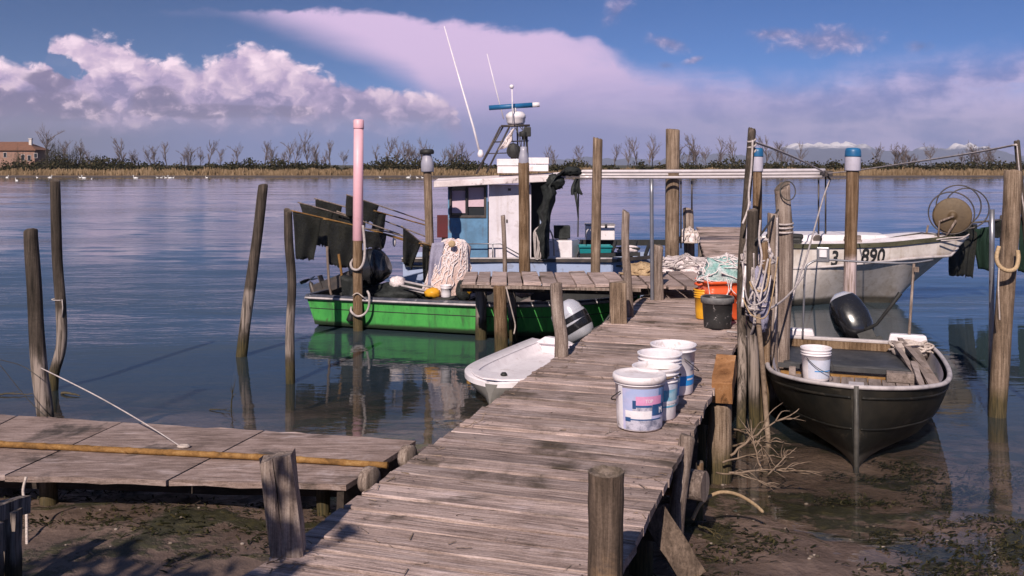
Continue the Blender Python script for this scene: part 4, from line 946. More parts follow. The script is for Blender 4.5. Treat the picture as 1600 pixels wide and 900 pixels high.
# outboard of the skiff
def outboard(th, base, col, accent, s=1.0, tilt=.5, yaw=0.0, parent_local=True, name='outboard_motor', tiller=True, roll=0.0, band=None, top=.33):
    M = Matrix.Rotation(roll, 3, 'Y') @ Matrix.Rotation(yaw, 3, 'Z') @ Matrix.Rotation(tilt, 3, 'X'); b = Vector(base); T = lambda x, y, z: b+M @ Vector((x*s, y*s, z*s))
    def ring(z, hx, hy0, hy1, n=20):
        out = []
        for i in range(n):
            a = 2*math.pi*i/n; c_, s_ = math.cos(a), math.sin(a)
            ex = .72; x = hx*abs(c_)**ex*(1 if c_ > 0 else -1); y = abs(s_)**ex*(hy1 if s_ > 0 else -hy0)
            out.append(T(x, y, z))
        return out
    q = MB(); q.loft([ring(.0, .085, .10, .15), ring(.03, .135, .13, .23), ring(.10, .158, .15, .275), ring(.22, .172, .16, .295), ring(.33, .160, .150, .280)]+([ring(.38, .148, .138, .262), ring(top, .128, .118, .232)] if top > .34 else []), True, (True, False)); mo = th.part(name, q, col, local=parent_local)
    q = MB(); q.loft(([ring(.332, .150, .142, .277), ring(.40, .142, .13, .262)] if top < .34 else [ring(top+.001, .129, .119, .233)])+[ring(.46, .108, .095, .20), ring(.495, .06, .05, .12)], True, (False, True)); th.part('cowl_top', q, accent, mo, local=parent_local)
    if band:
        q = MB(); q.loft([ring(.12, .164, .155, .282), ring(.16, .170, .160, .291), ring(.27, .171, .160, .293), ring(.30, .168, .158, .289)], True); th.part('cowl_band', q, band, mo, local=parent_local)
    q = MB(); q.loft([[T(x, y, z) for x, y in ((-.045, -.03), (.045, -.03), (.035, .12), (-.035, .12))] for z in (0.0, -.35, -.55)], True, (True, True), False)
    q.loft([[T(x, y, z) for x, y in ((-.05, -.06), (.05, -.06), (.05, .20), (-.05, .20))] for z in (-.42, -.435)], True, (True, True), False)
    q.lathe([(.001, -.16), (.03, -.12), (.045, 0), (.04, .12), (.015, .17)], T(0, .05, -.58), 12, M @ Matrix.Rotation(math.pi/2, 3, 'X')); th.part('leg', q, W['dark_steel'], mo, local=parent_local)
    q = MB()
    for kq in range(3):
        R_ = M @ Matrix.Rotation(math.pi/2, 3, 'X') @ Matrix.Rotation(kq*2.094, 3, 'Z')
        c0 = T(0, .20, -.58); q.add([c0+R_ @ Vector(v)*s for v in ((0, 0, .01), (.05, .02, .02), (.115, .05, .02), (.12, -.02, -.01), (.06, -.045, -.015), (.0, -.01, -.01))], [(0, 1, 2, 3, 4, 5)])
    th.part('propeller', q, W['black'], mo, local=parent_local, solid=.008)
    q = MB(); q.box(T(0, -.13, -.10), (.16*s, .07*s, .22*s), M=M); q.box(T(0, -.19, -.16), (.22*s, .03*s, .14*s), M=M)
    if tiller: q.tube([T(.03, -.12, .03), T(.12, -.22, .02), T(.28, -.36, .10), T(.40, -.42, .17)], [.02*s, .016*s, .018*s, .024*s], 8)
    th.part('bracket', q, W['black_dull'], mo, local=parent_local, bevel=.004)
    return mo
mo = outboard(sk, (.07, 3.0, .45), W['black'], W['silver'], 1.06, -.45, 0.35, roll=-.34, top=.43)
# upright pipe frame over the stern
tb = (Matrix.Translation((2.575, 7.18, 0)) @ Matrix.Rotation(-BA, 4, 'Z')).inverted()
Yf = 9.85
def LP(px, py, Y): return tb @ P(px, py, Y)
q = MB(); q.tube(smooth_path([LP(1254, 528, Yf), LP(1256, 470, Yf), LP(1258, 425, Yf), LP(1266, 411, Yf), LP(1290, 406, Yf), LP(1360, 410, Yf-.05), LP(1420, 411, Yf-.1), LP(1458, 406, Yf-.1)], 40), .011, 8); sk.part('pipe_frame', q, W['steel'], local=True)
q = MB(); q.tube(smooth_path([LP(1420, 532, 9.7), LP(1424, 470, 9.72), LP(1428, 412, Yf-.1)], 10), .014, 8); q.box(LP(1432, 421, 9.7), (.045, .03, .05)); sk.part('pipe_post', q, W['post_grey'], local=True)
q = MB(); q.box(LP(1286, 398, 9.78), (.125, .03, .155)); lo = sk.part('deck_light', q, W['steel'], local=True, bevel=.01)
q = MB(); q.box(LP(1286, 396, 9.755), (.07, .012, .075)); sk.part('lamp_glass', q, W['white_plastic'], lo, local=True)
# loose boards and rope in the skiff
TS = Matrix.Translation((2.575, 7.18, 0)) @ Matrix.Rotation(-BA, 4, 'Z')
def SL(x, y, z): return TS @ Vector((x, y, z))
for i, (a, b, w, lab) in enumerate((((.50, 2.62, .50), (.64, 1.25, .36), .10, 'widest grey board lying along the side of the black skiff'), ((.36, 2.60, .50), (.50, 1.62, .39), .045, 'thin batten lying innermost in the black skiff'), ((.42, 2.62, .53), (.60, 1.75, .42), .05, 'thin batten between the two other boards in the black skiff'), ((.50, 1.85, .45), (.53, 1.22, .37), .05, 'short board end lying nearest the bow in the black skiff'))):
    q = MB(); q.bar(SL(*a), SL(*b), w, .022, n=5, jit=.004); solo('loose_board', lab, 'board', q, W['floor_boards'], 'loose boards in the black skiff')
q = MB(); pts = []
for i in range(60):
    a = i*.55; r = .10+.04*math.sin(i*1.3); pts.append(SL(.52+r*1.5*math.cos(a), 2.5+r*math.sin(a), .43+.09*(i/60)+.02*math.sin(i*2.1)))
q.tube(smooth_path(pts, 200), .012, 6); q.blob(SL(.52, 2.5, .44), (.17, .13, .09), .3, 2.5, 3, 16, 10); solo('rope_coil', 'muddy rope heap on the stern corner of the black skiff', 'rope', q, W['rope'])
q = MB(); pts = [SL(.05+.10*math.cos(i*1.1)+.02*i-.1, .42+.05*math.sin(i*1.7), .335+.012*(i % 2)) for i in range(12)]; q.tube(smooth_path(pts, 50), .009, 6); solo('rope_end', 'dirty bit of rope lying on the boards in the bow of the black skiff', 'rope', q, W['rope_tan'])

# --- green open boat
ga = math.atan2(-.7, 2.18); GL = Vector((-2.66, 14.05, 0))     # stern to the left
gb = Thing('green_boat', 'bright green open work boat lying under the side jetty, loaded with nets', 'boat', GL, ga-math.pi/2, 'boats at the jetty')
gst = dense([(0, .70, .62, .435, .03, -.12), (.6, .74, .66, .44, .03, -.13), (1.6, .76, .68, .445, .03, -.13), (2.8, .75, .66, .455, .03, -.13), (3.6, .62, .48, .48, .04, -.12), (4.2, .38, .22, .52, .10, -.05), (4.55, .10, .05, .56, .25, .12)], 4)
gst = [(y-(.0 if i else 0), *r) for i, (y, *r) in enumerate(gst)]
hr = hull_rings(gst, .0)
for i, v in enumerate(hr[0]): v.y += .13*(1-(v.z+.1)/.55)          # raked transom
q = MB(); q.loft(hr, False); q.add(hr[0], [tuple(range(len(hr[0])))]); gb.part('hull', q, W['green'], local=True)
ir = hull_rings(gst, .0, 6, .03, .0)[1:-3]; q = MB(); q.loft(ir, False); q.add(ir[0], [tuple(range(len(ir[0])))]); gb.part('interior', q, W['black_dull'], local=True)
for side in (0, -1):
    q = MB(); pr_ = [r[side] for r in hr]; sg = -1 if side == 0 else 1
    q.loft([[p+Vector((sg*.025, 0, -.052)), p+Vector((sg*.03, 0, -.004)), p+Vector((sg*.018, 0, .012)), p+Vector((-sg*.07, 0, .012)), p+Vector((-sg*.07, 0, -.02))] for p in pr_], False, (False, False), False); gb.part('gunwale', q, W['gunwale'], local=True)
    q = MB(); q.tube([p+Vector((sg*.032, 0, -.028)) for p in pr_], .010, 6, flat=1.6); gb.part('rub_strip', q, W['trim'], local=True)
    q = MB(); q.tube([r[2 if side == 0 else -3].lerp(r[3 if side == 0 else -4], .6)+Vector((sg*.002, 0, 0)) for r in hr], .005, 6); gb.part('seam', q, W['black_dull'], local=True)
q = MB(); q.box((0, .04, .44), (1.42, .06, .03)); gb.part('transom_cap', q, W['gunwale'], local=True)
for yy in (1.0, 2.0, 3.0):
    q = MB(); q.box((0, yy, .36), (1.36, .2, .03)); gb.part('thwart', q, W['floor_boards'], local=True)
outboard(gb, (.05, .42, .60), W['black'], W['black'], 1.2, 1.2, math.pi, tiller=False)

# --- white dinghy
da = math.atan2(2.1, 1.05)
dg = Thing('white_dinghy', 'small white plastic dinghy with a blunt bow beside the boardwalk', 'boat', (-.20, 8.66, 0), da-math.pi/2, 'boats at the jetty')
dst = dense([(0, .05, .02, .275, .19, .05), (.05, .19, .07, .278, .14, -.01), (.16, .33, .13, .28, .10, -.04), (.34, .45, .22, .28, .07, -.06), (.6, .53, .33, .278, .05, -.08), (.95, .56, .40, .28, .04, -.09), (1.55, .54, .42, .30, .04, -.09), (1.95, .50, .40, .32, .05, -.08)], 4)
hr = hull_rings(dst, .03); q = MB(); q.loft(hr, False); q.add(hr[-1], [tuple(range(len(hr[-1])))]); q.add(hr[0], [tuple(range(len(hr[0])))]); dg.part('hull', q, W['shade_grey_hull'], local=True)
ir = hull_rings([(y, a-.13, max(.03, a-.19), zt, .215, .205) for (y, a, b, zt, zc, zk) in dst], .0)[6:-1]; q = MB(); q.loft(ir, False); q.add(ir[0], [tuple(range(len(ir[0])))]); q.add(ir[-1], [tuple(range(len(ir[-1])))]); dg.part('interior', q, W['white_plastic'], local=True)
lp, rp = rail_path(hr, .0); q = MB(); q.loft([[p+Vector((0, 0, -.03)), p+Vector((0, 0, .012)), p+Vector((0, 0, .02)), c] for p, c in [(p, Vector((0, p.y, p.z+.016)).lerp(p, max(.3, 1-.135/max(.14, abs(p.x))))) for p in lp[::-1]+rp[1:]]], False); dg.part('rim', q, W['white_plastic'], local=True)
q = MB(); q.loft([[Vector((-.5*k, y, .30)), Vector((.5*k, y, .30)), Vector((.5*k, y, .315)), Vector((-.5*k, y, .315))] for k, y in ((.20, .05), (.46, .14), (.74, .30))], True, (True, True), False); dg.part('foredeck', q, W['white_plastic'], local=True)
q = MB(); q.lathe([(.001, .318), (.03, .318), (.032, .33), (.02, .345), (.001, .345)], (0.04, .20, 0), 12); dg.part('cleat', q, W['black_dull'], local=True)
q = MB(); q.loft([[Vector((-.44, 1.84, .30)), Vector((.0, 1.84, .31)), Vector((-.14, 1.84, .37)), Vector((-.3, 1.84, .385))], [Vector((-.44, 1.98, .30)), Vector((.0, 1.98, .31)), Vector((-.14, 1.98, .36)), Vector((-.3, 1.98, .37))]], True, (True, True), False); dg.part('stern_fairing', q, W['white_plastic'], local=True, bevel=.01)
outboard(dg, tuple((Matrix.Translation((-.20, 8.66, 0)) @ Matrix.Rotation(da-math.pi/2, 4, 'Z')).inverted() @ P(914, 527, 10.95)), W['silver'], W['silver'], .95, .25, 1.35, roll=-.8, band=W['black'])

# --- white boat with registration number, bow to the right
wa = math.atan2(-.55, 3.1); WL = Vector((4.0, 16.12, 0))
wb = Thing('white_boat', 'white fishing boat with raked bow, painted number and net reel', 'boat', WL, wa-math.pi/2, 'boats at the jetty')
wst = dense([(0, .82, .70, .98, .16, -.22), (.9, .84, .70, .99, .16, -.22), (1.7, .80, .56, 1.01, .16, -.22), (2.15, .72, .34, 1.035, .20, -.12), (2.55, .58, .20, 1.07, .48, .30), (2.95, .38, .12, 1.10, .80, .66), (3.28, .15, .05, 1.14, 1.03, .95), (3.44, .025, .01, 1.16, 1.11, 1.08)], 5)
def knuckle_rings(st):
    """Upper strake down to a knuckle, then a lower panel that tucks in hard towards the forefoot."""
    out = []
    for (y, ht, hc, zt, zc, zk) in st:
        zn = lerp(.60, .80, sstep(y, .2, 3.0)); zn = min(zn, zt-.04); zn = max(zn, zk+.02); hn = ht*lerp(.985, .93, sstep(y, 1.0, 3.0)); hw = ht*lerp(.90, .06, sstep(y, .35, 1.9)); zw = max(zk+.01, .0)
        bow_ = lerp(.22, .0, sstep(y, .4, 1.1)); half = []
        for i in range(4): t = i/4; half.append((lerp(ht, hn, t), lerp(zt, zn, t)))
        for i in range(6): t = i/6; half.append((lerp(hn, hw, t)+bow_*ht*math.sin(math.pi*t)*.6, lerp(zn, zw, t)))
        for i in range(3): t = i/3; half.append((lerp(hw, 0, t), lerp(zw, zk, t)))
        half.append((0, zk)); out.append([Vector((-a, y, z)) for a, z in half]+[Vector((a, y, z)) for a, z in half[::-1][1:]])
    return out
hr = knuckle_rings(wst); q = MB(); q.loft(hr, False); q.add(hr[0], [tuple(range(len(hr[0])))]); wh = wb.part('hull', q, W['dirty_white'], local=True)
for side in (0, -1):
    sg = -1 if side == 0 else 1
    q = MB(); q.loft([[r[side]+Vector((sg*.012, 0, -.055)), r[side]+Vector((sg*.028, 0, -.05)), r[side]+Vector((sg*.028, 0, .012)), r[side]+Vector((-sg*.03, 0, .016))] for r in hr], False, smooth=False); wb.part('gunwale', q, wood('mossy_gunwale', [(.2, (.03, .03, .018)), (.6, (.085, .08, .05)), (.9, (.2, .17, .13))], (9, 2, 9)) if side else W['beam'], local=True)
    q = MB(); a = [(r[4 if side == 0 else -5]) for r in hr]; q.tube([p+Vector((sg*.006, 0, 0)) for p in a[:-6]], .017, 8, flat=1.2); wb.part('rub_rail', q, W['trim'], local=True)
# cambered deck and raised trunk
q = MB(); rows = []
for (y, ht, hc, zt, zc, zk) in wst[3:-2]:
    rows.append([Vector((ht*(i/8-1)*.96, y, zt-.012+.09*(1-(i/8-1)**2)*min(1, ht*1.8))) for i in range(17)])
q.grid(rows, True); wb.part('foredeck', q, W['white'], local=True)
q = MB(); q.loft([[Vector((s_*w_, y, z)) for s_, z in ((-1, .98), (-.94, zt_), (.94, zt_), (1, .98))] for y, w_, zt_ in ((.15, .5, 1.10), (.9, .52, 1.12), (1.6, .46, 1.13), (2.1, .32, 1.12), (2.3, .22, 1.06))], False, (True, True), False); wb.part('cabin_trunk', q, W['white'], local=True, bevel=.02)
q = MB(); q.lathe([(.055, 0), (.068, 0), (.072, .012), (.066, .024), (.055, .024)], (.50, 1.02, 1.06), 20, Matrix.Rotation(math.pi/2, 3, 'Y')); wb.part('porthole', q, W['dark_steel'], local=True)
q = MB(); q.box((.64, .48, 1.04), (.16, .55, .10)); q.tube([(.66, .2, 1.10), (.66, .48, 1.12), (.66, .78, 1.10)], .05, 10); wb.part('black_fender', q, W['black_dull'], local=True, bevel=.03)
q = MB(); q.box((.56, 1.55, 1.045), (.16, .26, .035)); q.box((.56, 1.55, 1.085), (.14, .24, .04)); q.box((.56, 1.56, 1.12), (.14, .22, .025)); wb.part('deck_boards', q, W['floor_boards'], local=True)
# number on the side: letters bent to the hull
def text_mb(body, size, extrude=.003, bold=0.0):
    cu = bpy.data.curves.new('lettering', 'FONT'); cu.body = body; cu.size = size; cu.extrude = extrude; cu.resolution_u = 3; cu.offset = bold; cu.align_x = 'CENTER'
    ob = bpy.data.objects.new('lettering', cu); COL.objects.link(ob); dg_ = bpy.context.evaluated_depsgraph_get(); me = ob.evaluated_get(dg_).to_mesh()
    mb = MB(); mb.add([v.co.copy() for v in me.vertices], [tuple(p.vertices) for p in me.polygons]); ob.evaluated_get(dg_).to_mesh_clear()
    bpy.data.objects.remove(ob); bpy.data.curves.remove(cu); return mb
def hull_pt(rings, y, z, out):
    """Point on the starboard hull face at length y and height z."""
    for r0, r1 in zip(rings, rings[1:]):
        if r0[0].y <= y <= r1[0].y:
            f = (y-r0[0].y)/(r1[0].y-r0[0].y); pts = [a.lerp(b, f) for a, b in zip(r0, r1)]
            for a, b in zip(pts[::-1], pts[::-1][1:]):
                if b.z <= z <= a.z: p = a.lerp(b, (a.z-z)/max(1e-6, a.z-b.z)); return Vector((p.x+out, y, z))
    return Vector((.8, y, z))
def hull_text(body, y0, z0, size, lean=.12):
    t = text_mb(body, size, .004, .007); o = MB()
    o.add([hull_pt(hr, y0+v.x*.74+v.y*lean, z0+v.y, .006+(v.z+.004)*.9) for v in t.v], t.f); return o
wt = (Matrix.Translation(WL) @ Matrix.Rotation(wa-math.pi/2, 4, 'Z')).inverted()
n3 = wt @ P(1300, 415, 15.3); n8 = wt @ P(1360, 412, 15.2)
wb.part('number', hull_text('3', n3.y, .675, .33), W['letter'], local=True)
wb.part('number', hull_text('890', n8.y, .715, .33), W['letter'], local=True)
# net reel on the bow
def WP(px, py, Y): return wt @ P(px, py, Y)
c = WP(1488, 337, 15.35); axq = (Matrix.Rotation(-(wa-math.pi/2), 3, 'Z') @ Vector((-.35, -.93, .08))).normalized(); Q = Vector((0, 0, 1)).rotation_difference(axq).to_matrix()
q = MB(); q.lathe([(.001, .10), (.05, .10), (.055, .075), (.09, .07), (.27, .075), (.285, .07), (.285, .05), (.27, .045), (.10, .045), (.10, -.20), (.27, -.20), (.285, -.205), (.285, -.225), (.001, -.225)], c, 32, Q); re = wb.part('net_reel', q, W['brass'], local=True)
q = MB(); q.lathe([(.10, .03), (.21, .02), (.235, -.05), (.225, -.14), (.10, -.18)], c, 28, Q, cap=(False, False)); wb.part('wound_net', q, W['net_black'], re, local=True)
q = MB()
for (dx, dy, R_) in ((-2, -4, .335), (10, -16, .33), (24, -12, .33)):
    cc = WP(1488+dx, 337+dy, 15.35+dx*.012); q.tube([cc+Q @ Vector((R_*math.cos(a*.1745), R_*math.sin(a*.1745),   .04-dx*.008)) for a in range(0, 37)], .012, 6, False)
wb.part('wire_hoops', q, W['dark_steel'], re, local=True)
q = MB(); q.tube([WP(1466, 372, 15.3), WP(1468, 346, 15.3), WP(1490, 338, 15.25)], .018, 6); q.tube([WP(1478, 370, 15.25), WP(1494, 344, 15.2)], .018, 6); q.tube([WP(1446, 374, 15.45), WP(1450, 352, 15.45)], .016, 6)
wb.part('reel_legs', q, W['post_grey'], re, local=True)
q = MB(); q.tube([WP(1355, 380, 15.35), WP(1400, 370, 15.4), WP(1440, 364, 15.45), WP(1478, 368, 15.4)], .012, 6); q.tube([WP(1362, 386, 15.3), WP(1376, 374, 15.4), WP(1400, 371, 15.5)], .012, 6); wb.part('bow_rail', q, W['dark_steel'], local=True)
q = MB(); q.tube(smooth_path([WP(1440, 378, 15.2), WP(1480, 372, 15.15), WP(1506, 370, 15.2), WP(1514, 366, 15.3), WP(1500, 374, 15.1), WP(1470, 376, 15.1)], 30), .012, 6); wb.part('bow_line', q, W['rope_white'], local=True)
q = MB(); q.box(WP(1425, 371, 15.6), (.5, .06, .05)); q.box(WP(1455, 369, 15.5), (.3, .05, .05), rz=.3); wb.part('bow_cleats', q, W['black_dull'], local=True, bevel=.006)

# --- pale blue work boat with wheelhouse
YB = 15.65
cb = Thing('cabin_boat', 'pale blue work boat with white-roofed wheelhouse and radar mast', 'boat', (.1, 16.4, 0), 0, 'boats at the jetty')
bx0, bx1 = P(628, 0, YB).x, P(1012, 0, YB).x
def ring_b(x, hw, zt): return [Vector((x, 16.45-hw, zt)), Vector((x, 16.45-hw*.98, .42)), Vector((x, 16.45-hw*.9, .1)), Vector((x, 16.45-hw*.7, -.2)), Vector((x, 16.45+hw*.7, -.2)), Vector((x, 16.45+hw*.9, .1)), Vector((x, 16.45+hw, zt))]
q = MB(); q.loft([ring_b(bx0, .66, .70), ring_b(bx0+.8, .78, .69), ring_b(0, .82, .69), ring_b(bx1-.6, .8, .69), ring_b(bx1, .5, .72), ring_b(bx1+.35, .05, .76)], False, smooth=False); q.add(ring_b(bx0, .66, .70), [tuple(range(7))]); cb.part('hull', q, W['lightblue'])
q = MB(); q.bar((bx0, 15.66, .70), (bx1-.5, 15.64, .70), .09, .055, n=6); q.bar((bx1-.5, 15.64, .70), (bx1+.1, 15.9, .73), .08, .05); cb.part('rub_rail', q, W['dark_steel'])
q = MB(); q.bar((bx0, 15.63, .735), (bx1-.5, 15.62, .735), .06, .018, n=6); cb.part('rail_cap', q, W['trim'])
q = MB(); q.box(((bx0+bx1)/2, 16.45, .60), (bx1-bx0-.1, 1.5, .03)); cb.part('deck', q, W['bench'])
cx0, cxm, cx1 = P(700, 0, 15.85).x, P(762, 0, 15.85).x, P(830, 0, 15.85).x; zc1 = 2.0
q = MB()
yw = 15.85; wz0, wz1 = P(0, 337, yw).z, P(0, 291, yw).z
wxa, wxb = P(705, 0, yw).x, P(757, 0, yw).x
for (xa, xb, za, zb) in ((cx0, cxm, .6, wz0), (cx0, cxm, wz1, zc1), (cx0, wxa, wz0, wz1), (wxb, cxm, wz0, wz1)): q.box(((xa+xb)/2, yw, (za+zb)/2), (xb-xa, .05, zb-za))
q.box((cx0+.02, yw+.62, (.6+wz0)/2), (.04, 1.2, wz0-.6)); q.box((cx0+.02, yw+.62, (wz1+zc1)/2), (.04, 1.2, zc1-wz1)); q.box((cx0+.02, yw+1.2, (wz0+wz1)/2), (.04, .06, wz1-wz0))
q.box(((cx0+cx1)/2-.02, yw+1.25, 1.1), (cx1-cx0-.04, .05, 1.0)); cb_w = cb.part('wheelhouse', q, W['blue'])
q = MB(); q.box(((cxm+cx1)/2+.01, yw-.02, 1.26), (cx1-cxm-.02, .05, 1.34)); cb.part('white_door', q, W['wall_white'], bevel=.008)
q = MB(); q.box(((cxm+cx1)/2, yw-.05, P(0, 296, yw).z), (.05, .012, .04)); q.box((P(792, 0, yw).x, yw-.05, P(0, 345, yw).z), (.025, .02, .05)); cb.part('door_latch', q, W['dark_steel'], bpy.data.objects['white_door'])
q = MB(); q.box(((wxa+wxb)/2, yw+.035, (wz0+wz1)/2), (wxb-wxa, .012, wz1-wz0)); wn = cb.part('window', q, W['glass'])
q = MB()
for (xa, xb, za, zb) in ((wxa-.03, wxb+.03, wz1-.005, wz1+.03), (wxa-.03, wxb+.03, wz0-.035, wz0+.003), (wxa-.03, wxa+.004, wz0, wz1), (wxb-.004, wxb+.03, wz0, wz1)): q.box(((xa+xb)/2, yw-.032, (za+zb)/2), (xb-xa, .018, zb-za))
cb.part('window_frame', q, W['dark_steel'], wn, bevel=.004)
q = MB(); xm = P(729, 0, yw).x; q.box((xm, yw-.005, (wz0+wz1)/2), (.035, .05, wz1-wz0)); cb.part('window_bar', q, W['letter'], wn)
q = MB(); a, b = P(706, 333, yw), P(727, 298, yw); q.box(((a.x+b.x)/2, yw+.015, (a.z+b.z)/2), (b.x-a.x, .012, b.z-a.z)); a, b = P(732, 323, yw), P(756, 293, yw); q.box(((a.x+b.x)/2, yw+.012, (a.z+b.z)/2), (b.x-a.x, .012, b.z-a.z)); cb.part('window_blind', q, W['pinkboard'], wn)
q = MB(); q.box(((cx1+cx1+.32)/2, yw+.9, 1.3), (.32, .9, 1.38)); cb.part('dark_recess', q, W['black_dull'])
q = MB(); a = P(847, 330, yw); b = P(848, 400, yw); q.bar(P(847, 326, 15.75), P(848, 402, 15.75), .075, .05, up=(0, 1, 0)); cb.part('blue_stanchion', q, W['lightblue'])
# roof: slab with raised right end
rz = [(P(678, 0, 15.6).x, 1.985, .10), (P(760, 0, 15.6).x, 2.03, .10), (P(865, 0, 15.6).x, 2.085, .10), (P(884, 0, 15.6).x, 2.10, .08)]
q = MB(); q.loft([[Vector((x, 15.55, z-t_)), Vector((x, 15.55, z)), Vector((x, 16.4, z+.035)), Vector((x, 17.25, z)), Vector((x, 17.25, z-t_))] for x, z, t_ in rz], True, (True, True), False); cb.part('roof', q, W['roof'], bevel=.012)
# boxes on the roof
for x0, x1, y0, y1, lab in ((777, 811, 248, 271, None), (822, 857, 246, 268, None)):
    a, b = P(x0, y1, 15.9), P(x1, y0, 15.9); q = MB(); hh = (b.z-a.z); q.box(((a.x+b.x)/2, 16.1, a.z+hh*.25), (b.x-a.x, .36, hh*.47)); q.box(((a.x+b.x)/2, 16.1, a.z+hh*.76), (b.x-a.x+.015, .37, hh*.46))
    solo('foam_box', 'white lidded foam box on the wheelhouse roof, '+('left of the bottle-topped dark pile' if x0 < 800 else 'right of the bottle-topped dark pile'), 'box', q, W['white'], 'foam boxes on the wheelhouse roof', bevel=.008)
# mast frame
YM = 16.3
def T_(mb, pts, r, n=6): mb.tube([P(x, y, YM+(p[0] if p else 0)) for x, y, *p in pts], r, n)
q = MB()
T_(q, [(744, 272), (782, 198)], .018); T_(q, [(760, 270), (796, 198)], .018); T_(q, [(744, 272, .5), (786, 198, .4)], .015); T_(q, [(825, 262), (822, 198)], .022); T_(q, [(810, 262, .4), (808, 198, .4)], .016)
T_(q, [(783, 197), (828, 196)], .022); T_(q, [(771, 222), (826, 220)], .012); T_(q, [(783, 197), (786, 197, .4), (826, 196, .4)], .014); T_(q, [(762, 240), (824, 238)], .01)
ms = cb.part('mast_frame', q, W['dark_steel'])
q = MB(); q.box(P(824, 206, YM-.05), (.12, .12, .16)); q.box(P(819, 214, YM), (.08, .1, .10)); q.lathe([(.001, -.05), (.06, -.05), (.065, .03), (.001, .05)], P(817, 209, YM-.1), 14); cb.part('lamp_cluster', q, W['black_dull'], ms, bevel=.01)
c = P(806, 184, YM+.1); q = MB(); q.lathe([(.001, -.12), (.13, -.12), (.155, -.08), (.165, -.01), (.175, .0), (.17, .05), (.12, .10), (.001, .115)], c, 24); rd = cb.part('radar_dome', q, W['white_plastic'], ms)
q = MB(); q.tube([P(764, 168.5, YM), P(832, 164, YM)], .042, 12); rs = cb.part('radar_bar', q, W['capblue'], ms)
q = MB(); q.tube([P(832, 164, YM), P(843, 163.3, YM)], .043, 12); q.tube([P(805, 176, YM), P(804, 166, YM)], .03, 8); cb.part('bar_end', q, W['white_plastic'], rs)
q = MB(); q.tube([P(801, 192, YM-.15), P(800, 138, YM-.15)], .011, 6); q.lathe([(.001, -.03), (.03, -.02), (.04, .01), (.03, .035), (.001, .045)], P(799.5, 136, YM-.15), 12); cb.part('mast_light', q, W['white_plastic'], ms)
q = MB(); q.tube([P(750, 240, YM), P(740, 200, YM), P(694, 41, YM)], [.022, .02, .008], 6); q.lathe([(.001, -.07), (.05, -.05), (.055, 0), (.03, .06), (.001, .07)], P(751, 240, YM), 12); cb.part('whip_antenna', q, W['white_plastic'])
q = MB(); q.tube([P(787, 186, YM), P(775, 140, YM), P(761, 84, YM)], [.012, .01, .006], 6); cb.part('whip_antenna', q, W['white_plastic'])
rows = [[P(lerp(797, 790, i/6)+U(-1, 1)+j*lerp(2, 1.5, i/6)-lerp(0, 12, i/6)+lerp(0, 3*j, i/6), lerp(205, 235, i/6)-j*1.5, YM-.1+.05*math.sin(j*1.9+i)) for j in range(5)] for i in range(7)]
q = MB(); q.grid(rows, True); cb.part('faded_flag', q, W['net_white'], ms, solid=.004)
q = MB(); q.lathe([(.09, -.02), (.12, -.02), (.125, 0), (.12, .02), (.09, .02)], P(803, 236, YM-.2), 20, Matrix.Rotation(math.pi/2, 3, 'X')); q.blob(P(803, 236, YM-.2), (.10, .05, .13), .25, 3, 4, 14, 10); cb.part('winch_wheel', q, W['black_dull'], ms)
q = MB()
for i in range(5): q.tube(smooth_path([P(800+i*4, 198, YM-.1), P(806+i*3+U(-5, 5), 215+U(-8, 8), YM-.15), P(812+i*2, 240+U(-8, 14), YM-.1)], 10), .007, 5)
cb.part('mast_cables', q, W['wire'], ms)
# thin rail in front of the wheelhouse
q = MB(); q.tube([P(728, 381, 15.7), P(782, 381, 15.7), P(812, 398, 15.7)], .010, 6); q.tube([P(770, 381, 15.7), P(770, 405, 15.7)], .012, 6); cb.part('hand_rail', q, W['steel'])
# stern gear of the blue boat: machine box, screen box, side board
q = MB(); a, b = P(853, 407, 15.95), P(894, 376, 15.95); q.box(((a.x+b.x)/2, 16.15, (a.z+b.z)/2), (b.x-a.x, .42, b.z-a.z)); q.add([(b.x, 15.94, a.z), (b.x+.14, 16.3, a.z), (b.x+.14, 16.3, b.z), (b.x, 15.94, b.z)], [(0, 1, 2, 3)])
solo('engine_box', 'white engine box on the stern of the blue boat', 'box', q, W['white_plastic'], bevel=.01)
q = MB(); a, b = P(866, 373, 16.1), P(891, 353, 16.1); q.box(((a.x+b.x)/2, 16.2, (a.z+b.z)/2), (b.x-a.x, .22, b.z-a.z)); q.box(((a.x+b.x)/2+.02, 16.2, a.z-.02), (.14, .14, .08)); solo('black_box', 'black instrument box standing on the white engine box', 'box', q, W['tarp'], bevel=.01)
q = MB(); q.bar(P(906, 379, 16.9), P(1040, 379, 16.9), .08, .10, n=6); q.bar(P(906, 399, 15.9), P(1000, 397, 15.9), .06, .06, n=6); q.bar(P(925, 386, 16.0), P(1000, 388, 16.0), .05, .025)
for x in (905, 958, 990, 1012): q.bar(P(x-4, 400, 16.2), P(x+4, 377, 16.6), .05, .05)
cb.part('stern_bulwark', q, W['black_dull'])
